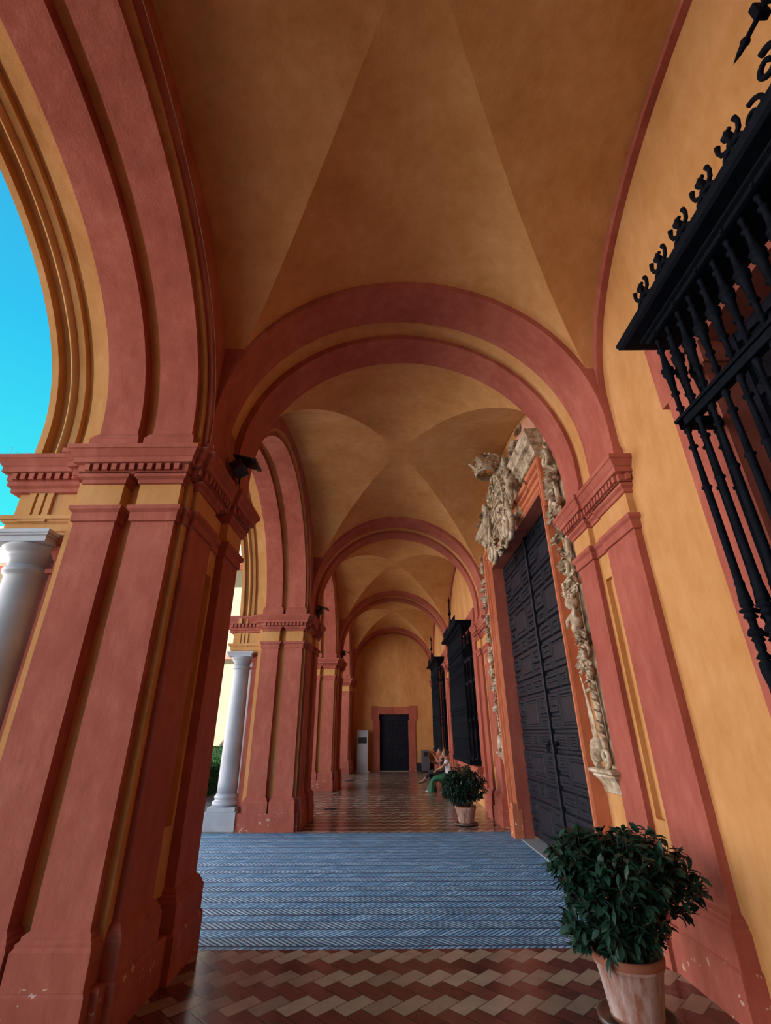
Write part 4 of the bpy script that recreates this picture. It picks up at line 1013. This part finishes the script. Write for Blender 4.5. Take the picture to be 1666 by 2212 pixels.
# ------------------------------------------------------------------ people seated by the wall
def skin_obj(name, parent, verts, edges, radii, mat, sub=2):
    me = bpy.data.meshes.new(name); me.from_pydata([tuple(v) for v in verts], edges, []); me.materials.append(mat)
    o = bpy.data.objects.new(name, me); C.objects.link(o)
    if parent: o.parent = parent
    sm = o.modifiers.new('skin','SKIN'); sm.use_smooth_shade = True
    for i, rr in enumerate(radii):
        me.skin_vertices[0].data[i].radius = (rr, rr) if not isinstance(rr, tuple) else rr
        me.skin_vertices[0].data[i].use_root = (i == 0)
    ss = o.modifiers.new('sub','SUBSURF'); ss.levels = sub; ss.render_levels = sub
    return o
def person(label, loc, rz, clothes, arms, legs, skirt=None, hair='down', lean=.0):
    """local frame: facing +Y, sitting at the origin with the seat at z=.42"""
    r = thing('person', label, 'person', loc, 'people seated by the right wall'); r.rotation_euler = (0,0,rz)
    sh = Vector((0,.02+lean,.97)); V = [(0,0,.50),(0,.0+lean*.3,.66),(0,.0+lean*.7,.82),tuple(sh),(0,.03+lean,1.03),(0,.05+lean,1.08)]
    R = [(.155,.11),(.13,.095),(.145,.10),(.13,.075),.048,.050]; E = [(0,1),(1,2),(2,3),(3,4),(4,5)]
    def add(p, rr, prev): V.append(tuple(p)); R.append(rr); E.append((prev, len(V)-1)); return len(V)-1
    ends = []
    for s, a in zip((-1,1), arms):
        i = add((s*.16, sh.y, sh.z-.03), .052, 3); i = add(a[0], .040, i); i = add(a[1], .026, i)
        wr = Vector(a[1]); di = (wr-Vector(a[0])).normalized(); ends.append((i, wr, di, s))
    feet = []
    for s, l in zip((-1,1), legs):
        i = add((s*.09,.05,.49), .085, 0); i = add(l[0], .058, i); i = add(l[1], .034, i)
        an = Vector(l[1]); i = add(an + Vector(l[2])*.05 + Vector((0,0,-.045)), .034, i); i = add(an + Vector(l[2])*.17 + Vector((0,0,-.055)), .020, i); feet.append((an, Vector(l[2])))
    body = skin_obj('body', r, V, E, R, SKIN)
    # hands: palm and five fingers
    for i0, wr, di, s in ends:
        n = di.cross(Vector((0,0,1))).normalized() if abs(di.z) < .9 else Vector((1,0,0)); m = n.cross(di)
        hv = [tuple(wr), tuple(wr+di*.045), tuple(wr+di*.075)]; he = [(0,1),(1,2)]; hr = [.022,(.030,.016),(.030,.014)]
        for f in range(4):
            o_ = n*(.028-.0185*f); L = (.060,.070,.065,.050)[f]
            a = len(hv); hv.append(tuple(wr+di*.085+o_)); he.append((2,a)); hr.append(.009)
            hv.append(tuple(wr+di*(.085+L*.5)+o_+m*-.008)); he.append((a,a+1)); hr.append(.008)
            hv.append(tuple(wr+di*(.085+L*.9)+o_+m*-.024)); he.append((a+1,a+2)); hr.append(.0065)
        a = len(hv); hv.append(tuple(wr+di*.035+n*.035)); he.append((1,a)); hr.append(.011); hv.append(tuple(wr+di*.065+n*.055)); he.append((a,a+1)); hr.append(.008)
        skin_obj('hand', body, hv, he, hr, SKIN, 1)
    # head
    hc = Vector((0,.065+lean,1.145)); mb = MB(); rows = []
    for i in range(17):
        th = pi*i/16; row = []
        for j in range(24):
            ph = 2*pi*j/24; x = sin(th)*cos(ph); y = sin(th)*sin(ph); z = cos(th)
            fr = max(0,y); jaw = 1-.25*max(0,-z)*(1 if y > -.3 else .6)
            px = .074*x*jaw; py = .092*y*(1-.08*max(0,-z)) + .006*fr; pz = .112*z
            py += .020*math.exp(-((x/.16)**2+((z+.12)/.17)**2))*(1 if y > 0 else 0)        # nose
            py -= .010*math.exp(-(((abs(x)-.35)/.16)**2+((z-.06)/.12)**2))*(1 if y > 0 else 0)   # eye sockets
            py += .007*math.exp(-((x/.25)**2+((z+.48)/.09)**2))*(1 if y > 0 else 0)         # mouth
            row.append(hc+Vector((px,py,pz)))
        rows.append(row)
    mb.grid(rows, SKIN, True, close_u=True); mb.ball((hc.x-.074,hc.y-.01,hc.z), .02, SKIN, 6, (.4,1,1.4)); mb.ball((hc.x+.074,hc.y-.01,hc.z), .02, SKIN, 6, (.4,1,1.4))
    for s in (-1,1): mb.ball((hc.x+s*.028,hc.y+.0795,hc.z+.008), .007, HAIR, 6)
    mb.ball((hc.x,hc.y+.094,hc.z-.052), .012, simple('lips',(.45,.12,.10),.5), 6, (1.6,.5,.5))
    hd = mb.build('head'); hd.parent = body
    mb = MB(); rows = []
    for i in range(11):
        th = pi*.62*i/10
        rows.append([hc+Vector((.092*sin(th)*cos(2*pi*j/20), -.012+.108*sin(th)*sin(2*pi*j/20)*(1 if sin(2*pi*j/20) < .3 else .86), .128*cos(th)+(.055*(i-5)/5 if sin(2*pi*j/20) > .3 and i > 5 else 0))) for j in range(20)])
    mb.grid(rows, HAIR, True, close_u=True)
    if hair == 'down': mb.tube([hc+Vector((0,-.06,.04)),hc+Vector((0,-.09,-.08)),hc+Vector((0,-.09,-.22)),hc+Vector((0,-.08,-.30))], [.07,.085,.07,.03], HAIR, 12)
    else: mb.ball(hc+Vector((0,-.10,.05)), .045, HAIR, 8)
    h = mb.build('hair'); h.parent = body
    if hair == 'band':
        mb = MB(); mb.tube([hc+Vector((.091*cos(a),.0+.02*1,.01+.132*sin(a))) for a in [pi*i/16 for i in range(17)]], .011, simple('pale_band',(.5,.42,.35),.7), 6); q = mb.build('hair_band'); q.parent = body
    # clothes
    top, bottom, topm, botm = clothes
    cv = [(0,0,.47),(0,.0+lean*.3,.66),(0,.0+lean*.7,.82),(0,.02+lean,.965)]; cr = [(.18,.135),(.152,.118),(.165,.122),(.145,.092)]; ce = [(0,1),(1,2),(2,3)]
    for s, a in zip((-1,1), arms):
        b_ = len(cv); cv.append((s*.165, sh.y, sh.z-.03)); cr.append(.066); ce.append((3,b_))
        cv.append(tuple(Vector((s*.165,sh.y,sh.z-.03)).lerp(Vector(a[0]), .55 if top == 'short' else 1.0))); cr.append(.060 if top=='short' else .05); ce.append((b_,b_+1))
        if top == 'long': cv.append(tuple(Vector(a[0]).lerp(Vector(a[1]),.9))); cr.append(.036); ce.append((b_+1,b_+2))
    t = skin_obj('top', body, cv, ce, cr, topm)
    if bottom == 'trousers':
        lv = [(0,0,.50)]; lr = [(.165,.12)]; le = []
        for s, l in zip((-1,1), legs):
            b_ = len(lv); lv.append((s*.09,.05,.49)); lr.append(.098); le.append((0,b_)); lv.append(tuple(l[0])); lr.append(.074); le.append((b_,b_+1))
            lv.append(tuple(Vector(l[0]).lerp(Vector(l[1]),.85))); lr.append(.052); le.append((b_+1,b_+2))
        skin_obj('trousers', body, lv, le, lr, botm)
    else:
        mb = MB(); k0 = (Vector(legs[0][0])+Vector(legs[1][0]))/2; rows = []
        path = [(Vector((0,-.02,.52)),.19,.13),(Vector((0,.15,.49)),.20,.15),(k0+Vector((0,.0,-.02)),.19,.13),(k0+Vector((0,.10,-.10)),.17,.10),(k0+Vector((0,.12,-.25)),.20,.12),(Vector((k0.x,k0.y+.13,.06)),.25,.17),(Vector((k0.x,k0.y+.13,.012)),.255,.175)]
        for q, (c, a, b) in enumerate(path):
            tl = 0 if q < 2 else min(1,(q-1)/2)
            row = []
            for j in range(36):
                an = 2*pi*j/36; w = 1+.06*sin(an*9)*(q/6)
                ux, uz = a*cos(an)*w, b*sin(an)*w
                row.append(c + Vector((ux, uz*tl, uz*(1-tl))) if tl < 1 else c + Vector((ux, uz, 0)))
            rows.append(row)
        mb.grid(rows, botm, True, close_u=True); q = mb.build('skirt'); q.parent = body
    for an, d in feet:
        mb = MB(); c = an + d*.07; s_ = d.cross(Vector((0,0,1))).normalized()
        mb.tube([an - d*.06 + Vector((0,0,-.085)), an + d*.02+Vector((0,0,-.087)), an + d*.12+Vector((0,0,-.09)), an + d*.20+Vector((0,0,-.09))], [.030,.034,.040,.024], SANDAL if skirt else BLACKF, 8, flat=.35)
        mb.tube([c + s_*.04+Vector((0,0,-.08)), c+Vector((0,0,-.015)), c - s_*.04+Vector((0,0,-.08))], .010, SANDAL if skirt else BLACKF, 6)
        q = mb.build('sandal'); q.parent = body
    return r
# facing -X (towards the corridor): rotate local +Y to -X  => rz = +90 deg ; local +X -> world +Y
person('person in a white top and long green skirt seated nearest, partly behind the shrub', (1.86,16.25,-.14), radians(82),
       ('short','skirt',WHITEF,GREENF), [((-.20,.20,.80),(-.12,.38,.72)),((.19,.18,.78),(.10,.36,.70))],
       [((-.10,.42,.50),(-.12,.50,.235),(0,1,0)),((.09,.43,.50),(.06,.56,.235),(0,1,0))], skirt=True, hair='band', lean=.05)
person('person in dark sleeveless clothes with crossed legs, raising one hand, beside the green skirt', (1.80,16.95,-.10), radians(100),
       ('short','trousers',BLACKF,BLACKF), [((-.18,.22,.84),(-.10,.36,1.04)),((.20,.20,.80),(.08,.40,.86))],
       [((-.06,.45,.60),(.10,.66,.38),(.2,.95,-.2)),((.10,.44,.50),(.04,.46,.20),(0,1,0))], hair='down', lean=.06)
# long low bench they sit on
BEN = simple('dark_stone_bench', (.05,.035,.03), .6)
mb = MB(); mb.box(1.72,2.16,15.75,17.6,.24,.30,BEN,.01); mb.box(1.80,2.12,15.85,15.98,0,.24,BEN); mb.box(1.80,2.12,17.35,17.48,0,.24,BEN)
tag(mb.build('bench'), 'low dark bench against the right wall under the two seated people', 'bench')

# ------------------------------------------------------------------ courtyard beyond: facade, hedges
FY = 27.0
fb = thing('courtyard_building', 'cream two-storey building across the courtyard with red string courses', 'building', (-20,FY,0))
mb = MB(); mb.box(-60,-3.4,FY,FY+8,0,10.55,CREAM); mb.build('facade_wall', fb)
mb = MB(); mb.box(-60,-3.4,FY-.08,FY,5.35,5.65,RED); mb.build('string_course', fb)
mb = MB(); mb.box(-60,-3.4,FY-.25,FY,10.5,10.75,RED); mb.box(-60,-3.4,FY-.4,FY,10.75,10.95,RED); mb.build('eaves_cornice', fb)
mb = MB(); mb.box(-60,-3.4,FY-.3,FY+.3,10.95,13.1,WHITE)
for i in range(40): mb.box(-59+i*1.4,-58.7+i*1.4,FY-.36,FY-.3,11.1,12.8,WHITE)
mb.build('parapet', fb)
mb = MB(); mb.box(-60,-3.4,FY-.45,FY+.45,13.1,13.3,TILER); mb.build('coping', fb)
wb = thing('added_bounce_wing', 'unseen pale wing added to bounce sunlight into the corridor', 'building', (-26,0,0))  # out of view, added as a sunlit reflector for the corridor
WCREAM = plaster('bounce_wing_plaster', (.64, .60, .58), (.72, .68, .66), (.78, .74, .72))
mb = MB(); mb.box(-34,-26,-40,FY,0,10.55,WCREAM); mb.build('facade_wall', wb)
mb = MB(); mb.box(-26,-25.92,-40,FY-.1,5.35,5.65,RED); mb.build('string_course', wb)
mb = MB(); mb.box(-26,-25.75,-40,FY-.3,10.5,10.95,RED); mb.build('eaves_cornice', wb)
mb = MB(); mb.box(-26.3,-25.8,-40,FY-.5,10.95,13.1,WHITE); mb.build('parapet', wb)
for i in range(9):
    y = -34+i*6.517; mb = MB(); mb.box(-26.02,-25.96,y,y+1.3,6.6,9.0,DARK); mb.box(-26.0,-25.9,y-.15,y+1.45,6.45,6.6,RED); mb.build('window', wb)
def hedge(name, x0, x1, y0, y1, h, label, seed, n):
    rnd = random.Random(seed); mb = MB(); mb.box(x0+.05,x1-.05,y0+.05,y1-.05,-.03,h-.04,HEDGE)
    for _ in range(n):
        f = rnd.random()
        if f < .45: p = (rnd.uniform(x0,x1), rnd.uniform(y0,y1), h-.03); d = (rnd.gauss(0,.5),rnd.gauss(0,.5),1)
        elif f < .75: p = (rnd.uniform(x0,x1), y0+.04, rnd.uniform(0,h)); d = (rnd.gauss(0,.5),-1,rnd.gauss(.2,.5))
        else: p = (x1-.04, rnd.uniform(y0,y1), rnd.uniform(0,h)); d = (1,rnd.gauss(0,.5),rnd.gauss(.2,.5))
        leaf_mesh(mb, p, d, (rnd.gauss(0,1),rnd.gauss(0,1),1), .07, .02, HEDGE)
    o = mb.build(name, recalc=False); return tag(o, label, 'hedge', 'clipped courtyard hedges')
hedge('clipped_hedge', -8.4, -5.2, 14.2, 20.5, .78, 'near clipped green hedge behind the second pier columns', 1, 9000)
hedge('clipped_hedge', -14, -5.0, 22.6, 23.8, 1.08, 'taller clipped hedge in front of the cream building', 2, 9000)

# ------------------------------------------------------------------ light
w = bpy.data.worlds.new('World'); bpy.context.scene.world = w; w.use_nodes = True
t = w.node_tree; t.nodes.clear()
out = t.nodes.new('ShaderNodeOutputWorld'); bg = t.nodes.new('ShaderNodeBackground'); t.links.new(bg.outputs[0], out.inputs[0])
tc = t.nodes.new('ShaderNodeTexCoord'); sx = t.nodes.new('ShaderNodeSeparateXYZ'); t.links.new(tc.outputs['Generated'], sx.inputs[0])
blue = ramp(t, sx.outputs[2], [(.0,(.75,.85,.95)),(.12,(.22,.84,.95)),(.34,(.055,.82,.90)),(.62,(.030,.53,.86)),(1.0,(.06,.26,.62))])
glow = ramp(t, sx.outputs[2], [(.0,(5.2,5.1,5.2)),(.35,(4.6,4.7,5.0)),(.75,(1.6,2.1,2.8)),(1.0,(.3,.55,1.0))])      # unseen western sky, brightness added to light the corridor
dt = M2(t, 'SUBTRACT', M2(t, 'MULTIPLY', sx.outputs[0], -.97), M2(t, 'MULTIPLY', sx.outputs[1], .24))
glow_fac = M2(t, 'MINIMUM', M2(t, 'MAXIMUM', M2(t, 'DIVIDE', M2(t, 'SUBTRACT', dt, .50), .50), 0), 1)
glow_fac = M2(t, 'MULTIPLY', glow_fac, M2(t, 'MINIMUM', M2(t, 'MAXIMUM', M2(t, 'DIVIDE', M2(t, 'ADD', sx.outputs[1], .65), .5), 0), 1))
t.links.new(mix(t, glow_fac, blue, glow), bg.inputs[0])
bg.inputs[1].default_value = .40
sd = bpy.data.lights.new('Sun','SUN'); sd.energy = 22.0; sd.angle = radians(.6); sd.color = (1,.96,.93)
so = bpy.data.objects.new('Sun', sd); C.objects.link(so)
az = radians(66); el = radians(53)
d = Vector((sin(az)*cos(el), -cos(az)*cos(el), sin(el)))      # towards the sun
so.rotation_euler = d.to_track_quat('Z','Y').to_euler(); so.location = (8,-12,20)

# ------------------------------------------------------------------ camera
F = 1012.86; P = radians(25.227); YW = radians(-.144); RO = radians(.3517)
fh = Vector((sin(YW),cos(YW),0)); rt = Vector((cos(YW),-sin(YW),0)); zz = Vector((0,0,1))
fw = fh*cos(P)+zz*sin(P); up = -fh*sin(P)+zz*cos(P)
r2 = rt*cos(RO)-up*sin(RO); u2 = rt*sin(RO)+up*cos(RO)
cd = bpy.data.cameras.new('Camera'); cam = bpy.data.objects.new('Camera', cd); C.objects.link(cam)
cam.matrix_world = Matrix(((r2.x,u2.x,-fw.x,0),(r2.y,u2.y,-fw.y,0),(r2.z,u2.z,-fw.z,1.6),(0,0,0,1)))
cd.sensor_fit = 'VERTICAL'; cd.sensor_height = 24; cd.lens = F/2212*24; cd.clip_start = .05; cd.clip_end = 300
sc = bpy.context.scene; sc.camera = cam
sc.view_settings.view_transform = 'Standard'; sc.view_settings.look = 'None'; sc.view_settings.gamma = 1; sc.view_settings.use_curve_mapping = False
sc.view_settings.exposure = 1.38
sc.cycles.max_bounces = 12; sc.cycles.diffuse_bounces = 8
